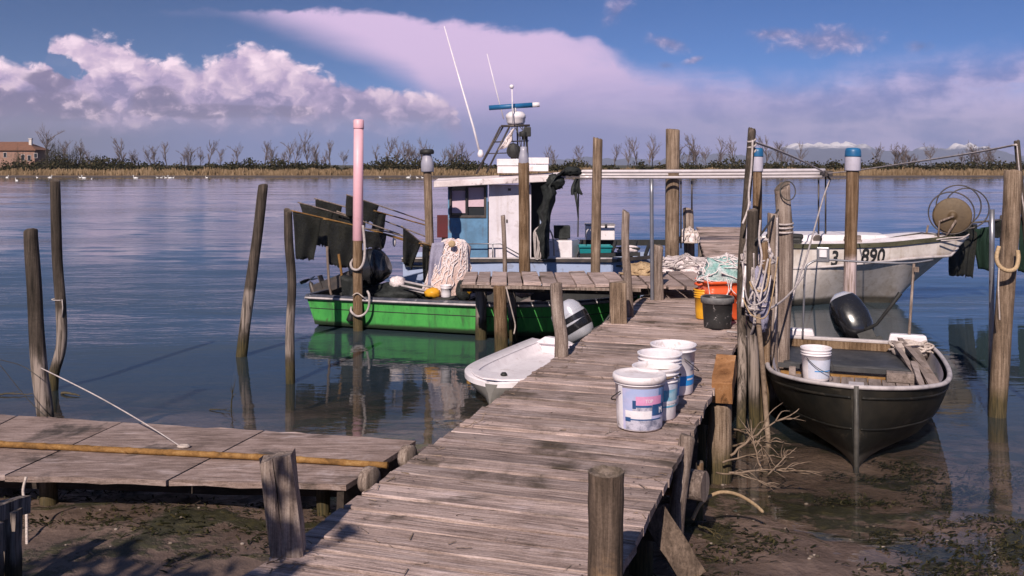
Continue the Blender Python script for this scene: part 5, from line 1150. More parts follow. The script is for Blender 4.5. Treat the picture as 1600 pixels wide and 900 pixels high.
# ------------------------------------------------------------------ nets, flags, buckets and gear
def cloth_rows(tl, tr, bl, br, nu=14, nv=12, fold=.03, seed=0, Yb=0.0, ragged=.0, freq=3.0):
    """Hanging cloth from four world corners, with vertical folds deepening downwards."""
    rows = []
    for i in range(nv+1):
        v = i/nv; row = []
        for j in range(nu+1):
            u_ = j/nu; p = tl.lerp(tr, u_).lerp(bl.lerp(br, u_), v)
            w = fold*(.3+.9*v)*math.sin(u_*6.28*freq*.5+seed+1.3*v)+fold*.7*fbm(u_*3+seed, v*2, seed, 3)
            p = p+Vector((fold*.3*math.sin(v*5+seed), w+Yb*v, 0))
            if i == nv: p.z += ragged*(fbm(u_*9, seed*3, 1, 2)+.2*U(-1, 1))
            row.append(p)
        rows.append(row)
    return rows
FL = [ # label, cloth corners (tl, tr, bl, br), pole (a, b), depth left/right, material
 ('lowest of the left black flags, hanging in front of the gnarled stake', ((457,330),(502,341),(462,404),(491,407)), ((455,329),(560,354),(674,386)), 13.5, 14.3),
 ('black flag with its upper edge tilted, half hidden behind the front left black flag', ((467,317),(521,330),(490,382),(512,385)), ((465,316),(552,341),(672,383)), 13.9, 14.4),
 ('small black flag peeping out above the others at upper left', ((493,311),(535,321),(496,345),(531,350)), ((491,310),(560,330),(671,372)), 14.2, 14.6),
 ('largest and longest black flag, left of the pink-topped pile', ((512,345),(556,353),(511,414),(548,420)), ((505,342),(560,354),(673,389)), 13.55, 14.3),
 ('black flag filling the gap behind the largest black flag', ((528,331),(571,344),(530,372),(569,380)), ((526,330),(615,363),(670,381)), 14.1, 14.5),
 ('highest black flag, its top edge crossing behind the pink pipe', ((541,305),(592,321),(540,337),(584,349)), ((541,304),(592,321),(669,347)), 14.0, 14.7),
 ('narrow black flag right of the highest one, on the pale thick pole', ((587,330),(604,334),(580,358),(598,365)), ((584,329),(630,342),(670,353)), 14.2, 14.7),
 ('wide low black flag just right of the pink-topped pile', ((566,360),(604,365),(568,387),(600,389)), ((562,356),(620,366),(672,391)), 13.7, 14.4),
 ('separate slanting black flag drooping to a point, left of the pale net heap', ((629,354),(658,378),(630,411),(644,420)), ((627,353),(660,381),(676,396)), 13.7, 14.2),
 ('thin black strip of flag hugging the jar-topped pile', ((660,382),(671,384),(661,440),(669,446)), ((655,380),(672,384),(684,398)), 13.9, 14.2)]
for i, (lab, (tl, tr, bl, br), pole_, Y0, Y1) in enumerate(FL):
    a, b = P(*pole_[0], Y0), P(*pole_[-1], Y1); th = Thing('marker_flag', lab, 'flag', b, 0, 'black net-marker flags sticking out over the green boat')
    ln = pole_[-1][0]-pole_[0][0]; yy = lambda x: lerp(Y0, Y1, (x-pole_[0][0])/ln)
    q = MB(); q.tube(smooth_path([P(*p, yy(p[0])) for p in pole_], 14), [.010]*15, 7); th.part('pole', q, W['post_grey'] if i % 3 else W['bamboo'])
    q = MB(); q.grid(cloth_rows(P(*tl, yy(tl[0])), P(*tr, yy(tr[0])), P(*bl, yy(bl[0])+.05), P(*br, yy(br[0])+.05), fold=.018, seed=i*1.7, ragged=.035), True); th.part('cloth', q, W['net_black'], solid=.003)
q = MB(); q.blob(P(616, 378, 14.1), (.028, .028, .07), .1, 2, 3, 10, 8); q.tube([P(616, 365, 14.1), P(616, 374, 14.1)], .006, 5); solo('float', 'small pale float dangling from a flag pole', 'float', q, W['white_plastic'])
# dark nets hung at the right
NT_ = [('ragged dark green net hanging under the tip of the white boat bow', ((1482,352),(1527,350),(1486,430),(1519,434)), 'net_black', .05), ('smooth dark green net hanging left of the grey steel pipe at right', ((1523,358),(1553,352),(1527,420),(1551,424)), 'net_green', .02),
       ('dark net folded over the rail behind the thick pile at right', ((1545,346),(1597,338),(1546,372),(1596,372)), 'net_black', .02), ('dark net hanging at the right border beyond the thick pile', ((1592,340),(1640,335),(1594,425),(1636,428)), 'net_green', .03)]
for i, (lab, (tl, tr, bl, br), mt, rg) in enumerate(NT_):
    q = MB(); q.grid(cloth_rows(P(*tl, 16.0), P(*tr, 16.0), P(*bl, 16.05), P(*br, 16.05), 16, 14, .045, i*2.1, ragged=rg, freq=5), True); solo('hanging_net', lab, 'net', q, W[mt], 'dark nets hung out at the right', solid=.004)
q = MB(); q.tube([P(1482, 352, 16.0), P(1560, 344, 16.0), P(1650, 333, 16.0)], .018, 7); solo('net_rail', 'thin rail carrying the dark nets at the right', 'rail', q, W['dark_steel'])
for x, lab in ((1566, 'hidden stake holding the net rail behind the thick right pile'), (1636, 'stake holding the net rail at the right border')):
    post(lab, [(x, 338), (x, 400), (x, 500)], 16.1, 7, 'post_dark', 8, name='net_stake', group='stakes of the net rail')

# buckets
def bucket_mb(c, r1, r0, h, ridges=3, n=32, lip=.008):
    q = MB(); pr_ = [(.001, 0), (r0*.97, 0), (r0, .006)]; zr = h-.02-ridges*.022
    rr = lambda z: lerp(r0, r1, z/h)
    pr_ += [(rr(h*.3), h*.3), (rr(zr), zr)]
    for i in range(ridges):
        z = zr+i*.022; pr_ += [(rr(z)+lip, z+.002), (rr(z)+lip, z+.007), (rr(z)+.001, z+.010), (rr(z)+.001, z+.020)]
    pr_ += [(r1+lip, h-.014), (r1+lip+.001, h-.002), (r1+lip-.003, h), (r1-.003, h-.001), (r1-.006, h-.02), (r0-.004, .012), (.001, .010)]
    q.lathe(pr_, c, n, cap=(False, False)); return q
def handle_mb(c, r, z, drop, az, rad=.0035):
    """Wire bail hanging down against one side."""
    q = MB(); pts = []
    for i in range(17):
        a = az+math.pi*(i/16)-math.pi/2; d = math.sin(math.pi*i/16)
        pts.append(Vector(c)+Vector(((r+.004)*math.cos(a)*(1+.06*d), (r+.004)*math.sin(a)*(1+.06*d), z-drop*d)))
    q.tube(pts, rad, 6); return q
def patch(c, r0, r1, h, a0, a1, z0, z1, off=.0012, n=14):
    rad = lambda z: lerp(r0, r1, z/h)+off
    return [[Vector(c)+Vector((rad(z)*math.cos(lerp(a0, a1, i/n)), rad(z)*math.sin(lerp(a0, a1, i/n)), z)) for i in range(n+1)] for z in (z0, (z0+z1)/2, z1)]
lm = lambda n_, c, c2=None, s_=9, a=.7: paint(n_, c, c2, s_, a, .45, bumps=0)
LBL = {'sky': lm('label_sky', (.36, .42, .66), (.62, .52, .72), 5, 1), 'deep': lm('label_blue', (.07, .16, .36), (.20, .30, .52)), 'pink': lm('label_pink', (.62, .26, .46), (.74, .40, .58)), 'navy': lm('label_navy', (.02, .06, .17), (.03, .11, .28)),
       'grey': lm('label_photo', (.52, .50, .60), (.12, .13, .20), 22, 1), 'cyan': lm('label_cyan', (.05, .33, .52), (.38, .55, .66), 13, 1), 'blue2': lm('label_bright_blue', (.02, .23, .62), (.03, .30, .70)), 'white': lm('label_white', (.78, .74, .78), (.6, .56, .62)), 'pale': lm('label_pale', (.52, .56, .68), (.62, .62, .72), 9, 1)}
def cyl_text(body, c, r, a_mid, z, size, off=.003, squash=.8):
    t = text_mb(body, size, .0006); o = MB()
    o.add([Vector(c)+Vector(((r+off+v.z)*math.cos(a_mid+v.x*squash/r), (r+off+v.z)*math.sin(a_mid+v.x*squash/r), z+v.y)) for v in t.v], t.f); return o
def bucket(lab, px, py, r1, r0, h, ridges, labels, mat='white_plastic', handle=None, name='white_bucket', group='white buckets on the boardwalk', z0=PZ, content=None):
    Yc = (H-z0)*F/(py-HZ); c = P(px, py, Yc); c.z = z0+.006; th = Thing(name, lab, 'bucket', c, 0, group)
    th.part('shell', bucket_mb(c, r1, r0, h, ridges), W[mat])
    if content:
        q = MB(); q.blob(c+Vector((0, 0, h-.055)), (r1*.93, r1*.93, .02), .5, 4, px, 20, 8); th.part('contents', q, content)
    if handle: th.part('handle', handle_mb(c, r1+.010, h-.075, handle[1], handle[0]), W['wire'])
    f = -math.pi/2-math.atan2(c.x, c.y)      # the side turned to the bank
    f = -math.pi/2+0*f
    for (key, a0, a1, q0, q1, off) in labels:
        q = MB(); q.grid(patch(c, r0, r1, h, f+a0, f+a1, q0*h, q1*h, off), True); th.part('label_print', q, LBL[key])
    return th, c, f
b1, c1, f1 = bucket('nearest white bucket, with a colourful house picture and pink sign printed on its label', 999, 667, .146, .133, .305, 1, [('sky', -.95, 1.45, .03, .82, .0012), ('deep', .75, 1.45, .5, .82, .002), ('white', -1.15, -.88, .02, .86, .002), ('pink', -.28, .92, .50, .68, .003), ('grey', -.42, .55, .40, .50, .0025), ('navy', -.42, -.27, .44, .60, .003), ('navy', -.30, .4, .47, .51, .0035), ('navy', .42, 1.2, .31, .52, .004), ('white', -.75, .40, .24, .40, .0024), ('grey', -.75, 1.35, .03, .24, .0026), ('navy', -.75, .9, .22, .245, .0036), ('navy', -.75, -.5, .19, .27, .004)], handle=(2.25, .10))
cz = MB(); r_ = .146
b1.part('label_text', cyl_text('TOP', c1, lerp(.133, .146, .58), f1+.28, .305*.555, .030, .0042), LBL['white'])
b1.part('label_text', cyl_text('M', c1, lerp(.133, .146, .42), f1+.88, .305*.345, .050, .0052), LBL['white'])
q = MB(); q.lathe([(.150, .275), (.158, .277), (.160, .30), (.156, .315), (.148, .318), (.140, .310), (.10, .303), (.06, .306), (.001, .304)], c1, 32, cap=(False, False)); b1.part('lid', q, W['white'])
bucket('second white bucket behind the nearest one, filled with brown bits, cyan label', 1025, 652, .140, .118, .315, 3, [('pale', -.9, 1.3, .50, .74, .0012), ('cyan', -.6, 1.3, .38, .60, .002), ('white', -.8, 1.3, .33, .38, .002), ('cyan', -.8, 1.3, .26, .29, .002)], content=W['twig'])
bucket('third white bucket from the front, nearly hidden, with a blue side label', 1031, 632, .138, .118, .335, 3, [('blue2', .2, 1.5, .20, .55, .002), ('cyan', .3, 1.4, .45, .62, .0026)])
_, c4, f4 = bucket('farthest white bucket, with a bright blue band round it', 1052, 613, .150, .132, .33, 1, [('blue2', -1.3, 1.3, .20, .40, .0015), ('grey', .75, 1.1, .50, .66, .002), ('white', .55, 1.0, .31, .345, .003)], handle=(.3, .12))
bucket('scuffed white bucket standing on the boards inside the black skiff', 1275, 593, .128, .112, .285, 2, [('pale', -.9, 1.2, .08, .66, .0012), ('blue2', -.4, 1.0, .30, .33, .003)], handle=(-.9, .13), name='white_bucket', group='buckets in the boats', z0=.33)
bkb, cb_, _ = bucket('black bucket spattered with white paint beside the orange tub', 1121, 512, .148, .128, .29, 0, [], mat='black_bucket', name='black_bucket', group='tubs and buckets by the rope-wound piles')
q = MB(); q.lathe([(.146, .235), (.158, .237), (.160, .285), (.154, .296), (.146, .292)], cb_, 40, cap=(False, False)); bkb.part('rim', q, paint('grey_rim', (.13, .13, .135), (.22, .21, .21), 20, .8, .5))
bucket('slim yellow bucket half hidden behind the black bucket', 1101, 498, .105, .09, .30, 3, [], mat='yellow', name='yellow_bucket', group='tubs and buckets by the rope-wound piles')
bucket('tall coral red bucket behind the orange tub, next to the piles', 1158, 492, .10, .09, .39, 1, [], mat='red', name='red_bucket', group='tubs and buckets by the rope-wound piles')
# orange tub with a net heaped in it
Yt = 9.75; ct = P(1128, 0, Yt); ct.z = PZ+.006; tub = Thing('orange_tub', 'big orange plastic tub with a teal and white net piled in it', 'tub', ct, .2, 'tubs and buckets by the rope-wound piles')
def rsq(w, d, z, r=.06, n=5):
    out = []
    for (sx, sy, a0) in ((1, 1, 0), (-1, 1, 90), (-1, -1, 180), (1, -1, 270)):
        for i in range(n+1):
            a = math.radians(a0+90*i/n); out.append(Vector((sx*(w/2-r)+r*math.cos(a), sy*(d/2-r)+r*math.sin(a), z)))
    return out
q = MB(); q.loft([rsq(.36, .30, 0), rsq(.37, .31, .02), rsq(.40, .34, .24), rsq(.43, .37, .245), rsq(.43, .37, .30), rsq(.41, .35, .305), rsq(.42, .36, .365), rsq(.46, .40, .37), rsq(.46, .40, .395), rsq(.42, .36, .395), rsq(.40, .34, .30)], True, (True, True)); tub.part('shell', q, W['orange'], local=True)
for s_ in (-1, 1):
    q = MB(); q.tube([(s_*.235, -.06, .36), (s_*.27, -.05, .35), (s_*.27, .05, .35), (s_*.235, .06, .36)], .012, 6); tub.part('handle', q, W['orange'], local=True)
nh = Thing('net_heap', 'tangled teal and white fishing net heaped in the orange tub', 'net', ct+Vector((.03, 0, .39)), 0, 'heaps of net')
q = MB(); q.blob(ct+Vector((.05, 0, .42)), (.27, .20, .20), .28, 2.4, 4, 36, 20, zmin=ct.z+.36); nh.part('heap', q, W['net_teal'])
def strands(c, r, n, seed, rad=.006, zmin=None, lift=1.02, nn=9):
    k = random.Random(seed); q = MB()
    for _ in range(n):
        a = k.uniform(0, 6.28); th_ = k.uniform(.1, 1.5); pts = []; da, dt = k.uniform(-.3, .3), k.uniform(-.22, .3)
        for i in range(nn):
            d = Vector((math.sin(th_)*math.cos(a), math.sin(th_)*math.sin(a), math.cos(th_))); kk = lift*(1+.28*fbm(d.x*2.4+4, d.y*2.4+6.8, d.z*2.4, 4))+k.uniform(0, .06)
            p = Vector(c)+Vector((d.x*r[0]*kk, d.y*r[1]*kk, d.z*r[2]*kk))
            if zmin is not None: p.z = max(p.z, zmin+.004)
            pts.append(p); a += da+k.uniform(-.25, .25); th_ = min(1.7, max(.02, th_+dt+k.uniform(-.2, .2)))
        q.tube(smooth_path(pts, 20), rad, 5)
    return q
nh.part('strands', strands(ct+Vector((.05, 0, .42)), (.27, .20, .20), 46, 9, .0055), W['net_white'])
for i in range(7):
    x = U(-.2, .2); q = MB(); q.tube(smooth_path([ct+Vector((x, -.21, .42)), ct+Vector((x+U(-.02, .02), -.225, .33)), ct+Vector((x+U(-.05, .05), -.222, U(.16, .27)))], 8), .005, 5); nh.part('loose_end', q, W['net_white'])
# white net heap on the deck and its neighbours
def heap(lab, c, r, mat, smat, n, seed, rad, name='net_heap', M=None, cat='net'):
    th = Thing(name, lab, cat, c, 0, 'heaps of net'); q = MB(); q.blob(c, r, .28, 2.4, 4, 40, 22, zmin=c.z-.01); th.part('heap', q, W[mat]); th.part('strands', strands(c, r, n, seed, rad, c.z), W[smat]); return th
cH = G(1072, 424, PZ); heap('flat heap of white net and rope on the far part of the boardwalk', cH+Vector((0, 0, .01)), (.46, .42, .20), 'net_white', 'rope_white', 60, 21, .012)
cH = P(1003, 418, 12.3); cH.z = ZJ+.01; heap('brown straw-coloured net bundle at the right end of the side jetty', cH, (.24, .2, .13), 'rope_tan', 'rope_tan', 26, 22, .007)
cH = P(1077, 392, 16.2); cH.z = .95; heap('pale net bundle lashed round the post stub by the gangway', cH, (.17, .17, .22), 'net_white', 'rope', 30, 23, .012)
cH = P(1150, 395, 11.5); cH.z = PZ+.01; heap('dark and teal net pile on the boardwalk behind the leaning rope post', cH, (.22, .3, .36), 'net_teal', 'net_white', 40, 24, .009)
cH = P(1184, 410, 8.5); heap('knotted bundle of white rope wedged among the piles at the right edge', cH, (.13, .12, .22), 'net_white', 'rope_white', 44, 25, .010, 'rope_bundle', cat='rope')
cH = P(1187, 470, 8.2); q = MB(); q.blob(cH, (.085, .07, .27), .3, 2.6, 8, 20, 18); th = Thing('rope_bundle', 'long grey-white rope hank hanging below the knotted bundle on the piles', 'rope', cH, 0, 'heaps of net'); th.part('heap', q, W['cloth_grey']); th.part('strands', strands(cH, (.085, .07, .27), 20, 31, .007), W['rope_white'])
k = random.Random(12)
for i in range(5):
    x0, x1 = k.uniform(1158, 1186), k.uniform(1180, 1216); y0, y1 = k.uniform(380, 470), k.uniform(390, 490); d = k.uniform(15, 60); yd = k.uniform(8.0, 8.2); q = MB()
    q.tube(smooth_path([P(x0, y0, yd), P(lerp(x0, x1, .3)+k.uniform(-5, 5), max(y0, y1)+d*.8, yd-.03), P(lerp(x0, x1, .7)+k.uniform(-5, 5), max(y0, y1)+d*.7, yd-.02), P(x1, y1, yd+.1)], 20), k.uniform(.005, .010), 5); th.part('loose_loop', q, W['rope_white'] if i % 3 else W['rope_tan'])

# gear in the green boat
cN = P(703, 428, 13.35); nn = Thing('net_mound', 'tall mound of pale pink and white net draped over gear in the green boat', 'net', P(703, 462, 13.35), 0)
q = MB(); rows = []
prof_ = [(0.0, .02), (.02, .13), (.12, .20), (.30, .235), (.52, .26), (.75, .285), (.95, .30)]
for i, (t, w_) in enumerate(prof_):
    z = lerp(P(0, 374, 13.35).z, P(0, 464, 13.35).z, t); row = []
    for j in range(36):
        a = j/36*6.283; k_ = 1+.20*fbm(math.cos(a)*1.6+t*1.5, math.sin(a)*1.6, t*4, 4)+.05*math.sin(a*9+t*3); lean = .16*(1-t)-.06
        row.append(Vector((cN.x+lean+w_*1.08*k_*math.cos(a)-.02, 13.35+w_*.75*k_*math.sin(a), z+.03*fbm(a, t*3, 2, 2))))
    rows.append(row)
q.loft(rows, True, (True, False)); nn.part('draped_net', q, W['net_pink'])
q = MB(); k = random.Random(5)
for i in range(70):
    a = k.uniform(3.3, 6.1); t0 = k.uniform(0, .6); pts = []
    for s_ in range(9):
        t = min(1, t0+s_*.05); ii = min(int(t*6), 5); A, B = rows[ii], rows[ii+1]; jj = int(a/6.283*36) % 36
        p = A[jj].lerp(B[jj], t*6-ii); ctr = Vector((cN.x+.05, 13.35, p.z)); pts.append(p+(p-ctr).normalized()*.008); a += k.uniform(-.14, .14)
    q.tube(smooth_path(pts, 14), .008, 5)
nn.part('strands', q, W['net_white'])
q = MB(); q.lathe([(.02, -.012), (.045, -.01), (.05, .0), (.045, .012), (.02, .012)], P(706, 381, 13.1), 14, Matrix.Rotation(math.pi/2, 3, 'X')); nn.part('ring', q, W['rope_tan'])
q = MB(); q.grid(cloth_rows(P(675, 380, 13.25), P(694, 378, 13.2), P(667, 449, 13.2), P(690, 452, 13.15), 10, 12, .035, 3, freq=3), True); solo('grey_cloth', 'blue-grey cloth hanging down the left side of the pale net mound', 'cloth', q, W['cloth_grey'], solid=.006)
q = MB(); q.blob(P(676, 458, 12.95), (.11, .10, .07), .25, 3, 5, 18, 12); solo('yellow_bag', 'small yellow bag on the green gunwale left of the white pail', 'bag', q, W['yellow'], 'yellow bags in the green boat')
q = MB(); q.blob(P(734, 448, 12.95), (.05, .08, .10), .25, 3, 7, 16, 12); solo('yellow_bag', 'yellow bag standing right of the pale net mound, under the jetty end', 'bag', q, W['yellow'], 'yellow bags in the green boat')
c = P(697, 464, 12.85); q = bucket_mb(c, .075, .065, .16, 1, 20, .005); solo('white_pail', 'small white pail in front of the pale net mound', 'pail', q, W['white_plastic'])
q = MB(); q.blob(P(724, 455, 13.0), (.10, .12, .16), .18, 2, 9, 20, 14); solo('black_sack', 'black sack standing right of the white pail in the green boat', 'sack', q, W['tarp'])
q = MB(); q.blob(P(632, 458, 13.5), (.42, .28, .15), .3, 2, 11, 30, 16); solo('black_tarpaulin_heap', 'low heap of black tarpaulin in the green boat right of the motor', 'tarpaulin', q, W['tarp'])
q = MB(); q.blob(P(621, 441, 13.4), (.11, .10, .09), .25, 2.5, 13, 18, 12); solo('white_bag', 'small round white bag on the black tarpaulin heap', 'bag', q, W['net_white'])
for i, (a, b, lab) in enumerate((((627, 446), (668, 455), 'upper pale stick lying on the black tarpaulin heap'), ((640, 452), (672, 460), 'lower pale stick lying on the black tarpaulin heap'), ((632, 440), (676, 449), 'highest pale stick, reaching towards the grey cloth'))):
    q = MB(); q.tube([P(*a, 13.2), P(*b, 13.05)], .016, 7); solo('pale_stick', lab, 'stick', q, W['trim'], 'sticks in the green boat')
q = MB(); q.tube([P(752, 451, 12.9), P(762, 451, 12.6)], [.09, .088], 20); solo('rolled_mat', 'grey rolled mat lying under the end of the side jetty', 'roll', q, W['cloth_grey'])
q = MB(); q.blob(P(745, 446, 13.0), (.13, .12, .08), .3, 2.5, 15, 18, 12); solo('white_bag', 'crumpled white bag beside the rolled mat', 'bag', q, W['net_white'])
q = MB(); q.blob(P(818, 456, 12.75), (.14, .12, .07), .35, 3, 17, 18, 12); solo('white_bag', 'crumpled pale bag in the shade under the side jetty, right of its two piles', 'bag', q, W['net_pink'])
q = MB(); q.box(P(845, 458, 12.9), (.28, .25, .16)); q.box(P(845, 451, 12.9), (.31, .28, .03)); solo('fish_crate', 'dark crate in the green boat under the side jetty', 'crate', q, W['bench'], bevel=.01)
# black tarp over the gunwale of the green boat
tl, tr, bl, br = P(533, 432, 13.3), P(566, 440, 13.2), P(536, 499, 13.25), P(556, 504, 13.08); q = MB(); rows = cloth_rows(tl, tr, bl, br, 12, 12, .03, 5, freq=3)
back = [[v+Vector((0, .45*(1-i/3), -.03+.05*i/3)) for v in rows[0]] for i in range(3)]; q.grid(back+rows, True); solo('black_cloth', 'black cloth hanging over the green side behind the pink-topped pile', 'cloth', q, W['tarp'], solid=.006)

# gear on the blue boat
q = MB(); k = random.Random(3)
for i in range(9):
    x = lerp(836, 853, i/8); z0 = k.uniform(352, 358); q.tube(smooth_path([P(845, 353, 15.6), P(x-1, 362+k.uniform(-3, 3), 15.58), P(x+k.uniform(-3, 3), 383, 15.58), P(x+k.uniform(-2, 2), 401+k.uniform(-4, 3), 15.58), P(844+k.uniform(-4, 4), 404, 15.6)], 18), .016, 6)
solo('rope_coil', 'white rope coil hanging at the right corner of the wheelhouse', 'rope', q, W['rope_white'])
q = MB(); q.tube(smooth_path([P(847, 353, 15.6), P(857, 357, 15.6), P(864, 372, 15.65), P(866, 400, 15.7)], 14), .014, 6); solo('hanging_rope', 'short rope falling from the coil to the engine box', 'rope', q, W['rope'])
for x0, x1, lab in ((904, 927, 'left'), (931, 955, 'right')):
    a, b = P(x0, 396, 16.1), P(x1, 383, 16.1); q = MB(); th = Thing('teal_crate', 'teal fish crate on the blue boat, just '+lab+' of the bare pile behind the jetty', 'crate', ((a.x+b.x)/2, 16.1, a.z), 0, 'teal crates')
    w = b.x-a.x; q.loft([[Vector(((a.x+b.x)/2+sx*w/2*k_, 16.1+sy*.16*k_, z)) for sx, sy in ((-1, -1), (1, -1), (1, 1), (-1, 1))] for k_, z in ((.82, a.z), (1.0, b.z), (.93, b.z), (.8, a.z+.02))], True, (True, True), False); th.part('body', q, W['teal'])
    q = MB(); q.box(((a.x+b.x)/2, 15.93, b.z-.012), (w*1.04, .02, .025)); th.part('rim', q, W['teal'])
q = MB(); q.blob(P(982, 390, 16.1), (.19, .14, .075), .22, 2.5, 19, 22, 14); solo('white_bag', 'rounded white bag on the blue boat deck left of the steel pole', 'bag', q, W['net_white'])
th = Thing('cool_box', 'white cool box standing high on the stern of the blue boat', 'box', P(937, 374, 16.9)); a, b = P(915, 374, 16.9), P(959, 352, 16.9)
q = MB(); q.box(((a.x+b.x)/2, 16.9, (a.z+b.z)/2), (b.x-a.x, .34, b.z-a.z)); th.part('body', q, W['white_plastic'], bevel=.012); q = MB(); q.box(((a.x+b.x)/2, 16.9, b.z+.016), (b.x-a.x+.02, .36, .03)); li = th.part('lid', q, W['trim'], bevel=.008); q = MB(); q.box((a.x+.34, 16.715, b.z-.005), (.04, .015, .06)); th.part('latch', q, W['dark_steel'], li)
# black tarp draped from the roof end and hanging rags
q = MB(); path = [(888, 271, .22), (880, 268, .26), (868, 276, .28), (858, 292, .25), (861, 303, .30), (855, 315, .22), (852, 330, .25), (853, 345, .17), (849, 360, .22), (849, 378, .17), (851, 392, .22), (850, 403, .19)]
rows = []
for i, (x, y, w_) in enumerate(path):
    p = P(x, y, 15.62); rows.append([p+Vector((w_*.36*math.cos(a*.314)*(1+.9*fbm(a*.6, i*1.3, 1, 3))+.03*fbm(i*1.7, 5, 2, 2), w_*.7*math.sin(a*.314)*(1+.5*fbm(a*.5, i*.8, 7, 2)), .06*math.cos(a*.314)*(1 if i < 3 else .2)+.05*fbm(a*.5, i, 3, 2))) for a in range(20)])
q.loft(rows, True, (True, True)); q.blob(P(893, 268, 15.6), (.16, .14, .07), .4, 2.5, 6, 18, 10); q.blob(P(867, 284, 15.55), (.15, .12, .12), .45, 2.5, 8, 18, 12); solo('black_tarpaulin', 'bunched black tarpaulin drooping from the right end of the wheelhouse roof', 'tarpaulin', q, W['tarp'])
q = MB(); q.grid(cloth_rows(P(897, 279, 15.6), P(905, 279, 15.6), P(891, 305, 15.6), P(910, 304, 15.6), 10, 8, .05, 2, ragged=.05), True); q.tube([P(899, 300, 15.6), P(902, 322, 15.62), P(903, 340, 15.6)], [.03, .018, .008], 6); solo('black_rag', 'black rag hanging from the long tubes right of the wheelhouse', 'rag', q, W['tarp'])
th = Thing('dark_red_board', 'dark red board leaning left of the wheelhouse window', 'board', P(691, 372, 15.9)); a, b = P(683, 371, 15.9), P(701, 336, 15.9); q = MB(); q.box(((a.x+b.x)/2, 15.9, (a.z+b.z)/2), (b.x-a.x, .04, b.z-a.z)); th.part('panel', q, W['darkred']); q = MB(); q.box(((a.x+b.x)/2+.05, 15.93, a.z-.17), (.14, .05, .36)); th.part('foot', q, W['black_dull'])

# long tube rack over the boardwalk
YR = 15.6; rk = Thing('tube_rack', 'rack of long pale tubes carried on thin dark uprights across the boardwalk', 'rack', P(1080, 385, YR))
for (y0, y1, x0, x1, r_, dy) in ((268, 266, 886, 1289, .030, 0), (273, 271, 900, 1287, .026, .25), (277, 276, 906, 1284, .022, -.02)):
    q = MB(); q.tube(smooth_path([P(x0, y0, YR+dy), P((x0+x1)/2, (y0+y1)/2+.6, YR+dy), P(x1, y1, YR+dy)], 16), r_, 8); rk.part('tube', q, W['alu'])
for x, y1 in ((1064, 388), (1081, 328), (1279, 374), (1290, 376)):
    q = MB(); q.tube([P(x, 276, YR+.1), P(x, y1, YR+.1)], .014, 6); rk.part('upright', q, W['dark_steel'])
q = MB(); q.box(P(1291, 271, YR), (.12, .3, .09)); q.tube([P(1286, 268, YR), P(1297, 280, YR), P(1293, 292, YR)], .02, 6); rk.part('end_bracket', q, W['dark_steel'], bevel=.01)

# ropes
def rope(lab, pts, r, mat='rope_white', n=28, name='rope', cat='rope'):
    q = MB(); q.tube(smooth_path([P(*p) for p in pts], n), r, 6); return solo(name, lab, cat, q, W[mat], None)
rope('taut white line from the short left post down to the platform edge', [(64,575,7.33),(150,618,7.05),(230,664,6.72),(284,699,6.46)], .0045, name='mooring_line')
q = MB(); c = G(287, 700, Zp+.004); q.tube([c+Vector((.035*math.cos(a), .02*math.sin(a), .012)) for a in [i*.6 for i in range(12)]], .011, 6, True); solo('rope_knot', 'small rope knot on the platform beside the bamboo pole', 'knot', q, W['rope'])
rope('thin dark wire curving in from the left border to the short left post', [(-60,548,7.6),(0,562,7.5),(35,572,7.4),(62,590,7.35)], .003, 'wire', name='wire')
rope('black cord slanting down behind the two left posts', [(0,570,7.2),(40,620,7.2),(70,650,7.2)], .003, 'wire', name='wire')
rope('white rope loop hung on the upper wood of the pink-topped pile', [(567,352,12.97),(570,385,12.96),(568,410,12.95),(560,421,12.95),(551,420,12.96),(548,412,13.0),(552,405,13.1)], .018)
rope('white rope loop round the pink-topped pile just above the water', [(549,480,13.1),(549,487,12.95),(558,494,12.94),(569,491,12.94),(576,480,12.93),(577,462,12.9),(574,455,12.95)], .016)
q = MB(); q.tube([P(551+i*2.2, 462-4*math.sin(i*.5), 12.96) for i in range(9)], .009, 6); solo('string', 'thin string tied round the pile at the green gunwale', 'string', q, W['rope'])
rope('thin rope slung from the side jetty down along its front pile', [(791,449,11.4),(796,470,11.4),(801,490,11.45),(805,508,11.5),(803,522,11.5)], .009, 'rope')
q = MB(); q.tube([P(89.5+8.5*math.cos(a), 468+1.5*math.sin(a), 9.6-.05*math.sin(a)) for a in [i*.45 for i in range(15)]], .006, 6); q.tube([P(97, 468, 9.56), P(98, 480, 9.55), P(97, 495, 9.55)], .005, 6); solo('string', 'white string tied round the tall crooked post at far left', 'string', q, W['rope_white'])
rope('pale rope falling from the top of the tall leaning post to its foot', [(1176,219,8.75),(1174,262,8.7),(1170,300,8.65),(1170,320,8.55),(1166,335,8.5),(1160,350,8.45)], .010)
q = MB(); q.tube([P(1174.5+6.5*math.cos(a), 217+2*math.sin(a)+i*.7, 8.87-.045*math.sin(a)) for i, a in enumerate([i*.5 for i in range(28)])], .009, 6); solo('rope_knot', 'white rope lashed round the top of the tall leaning post', 'knot', q, W['rope_white'])
rope('thin line sloping from the tall leaning post to the end of the tubes', [(1178,222,8.85),(1210,233,10.5),(1250,250,13),(1288,269,15.5)], .012, 'rope_white')
rope('long thin line from the tube end across to the dark stick at the right border', [(1292,271,15.5),(1340,266,14),(1430,253,11.5),(1520,239,9.8),(1588,226,8.75)], .010, 'rope_white')
rope('thick pale rope dropping from the tube end down to the black skiff', [(1296,282,15.2),(1286,310,14.6),(1276,345,13.5),(1268,374,12.3),(1258,408,11.2),(1246,440,10.4),(1236,470,10.1)], .012)
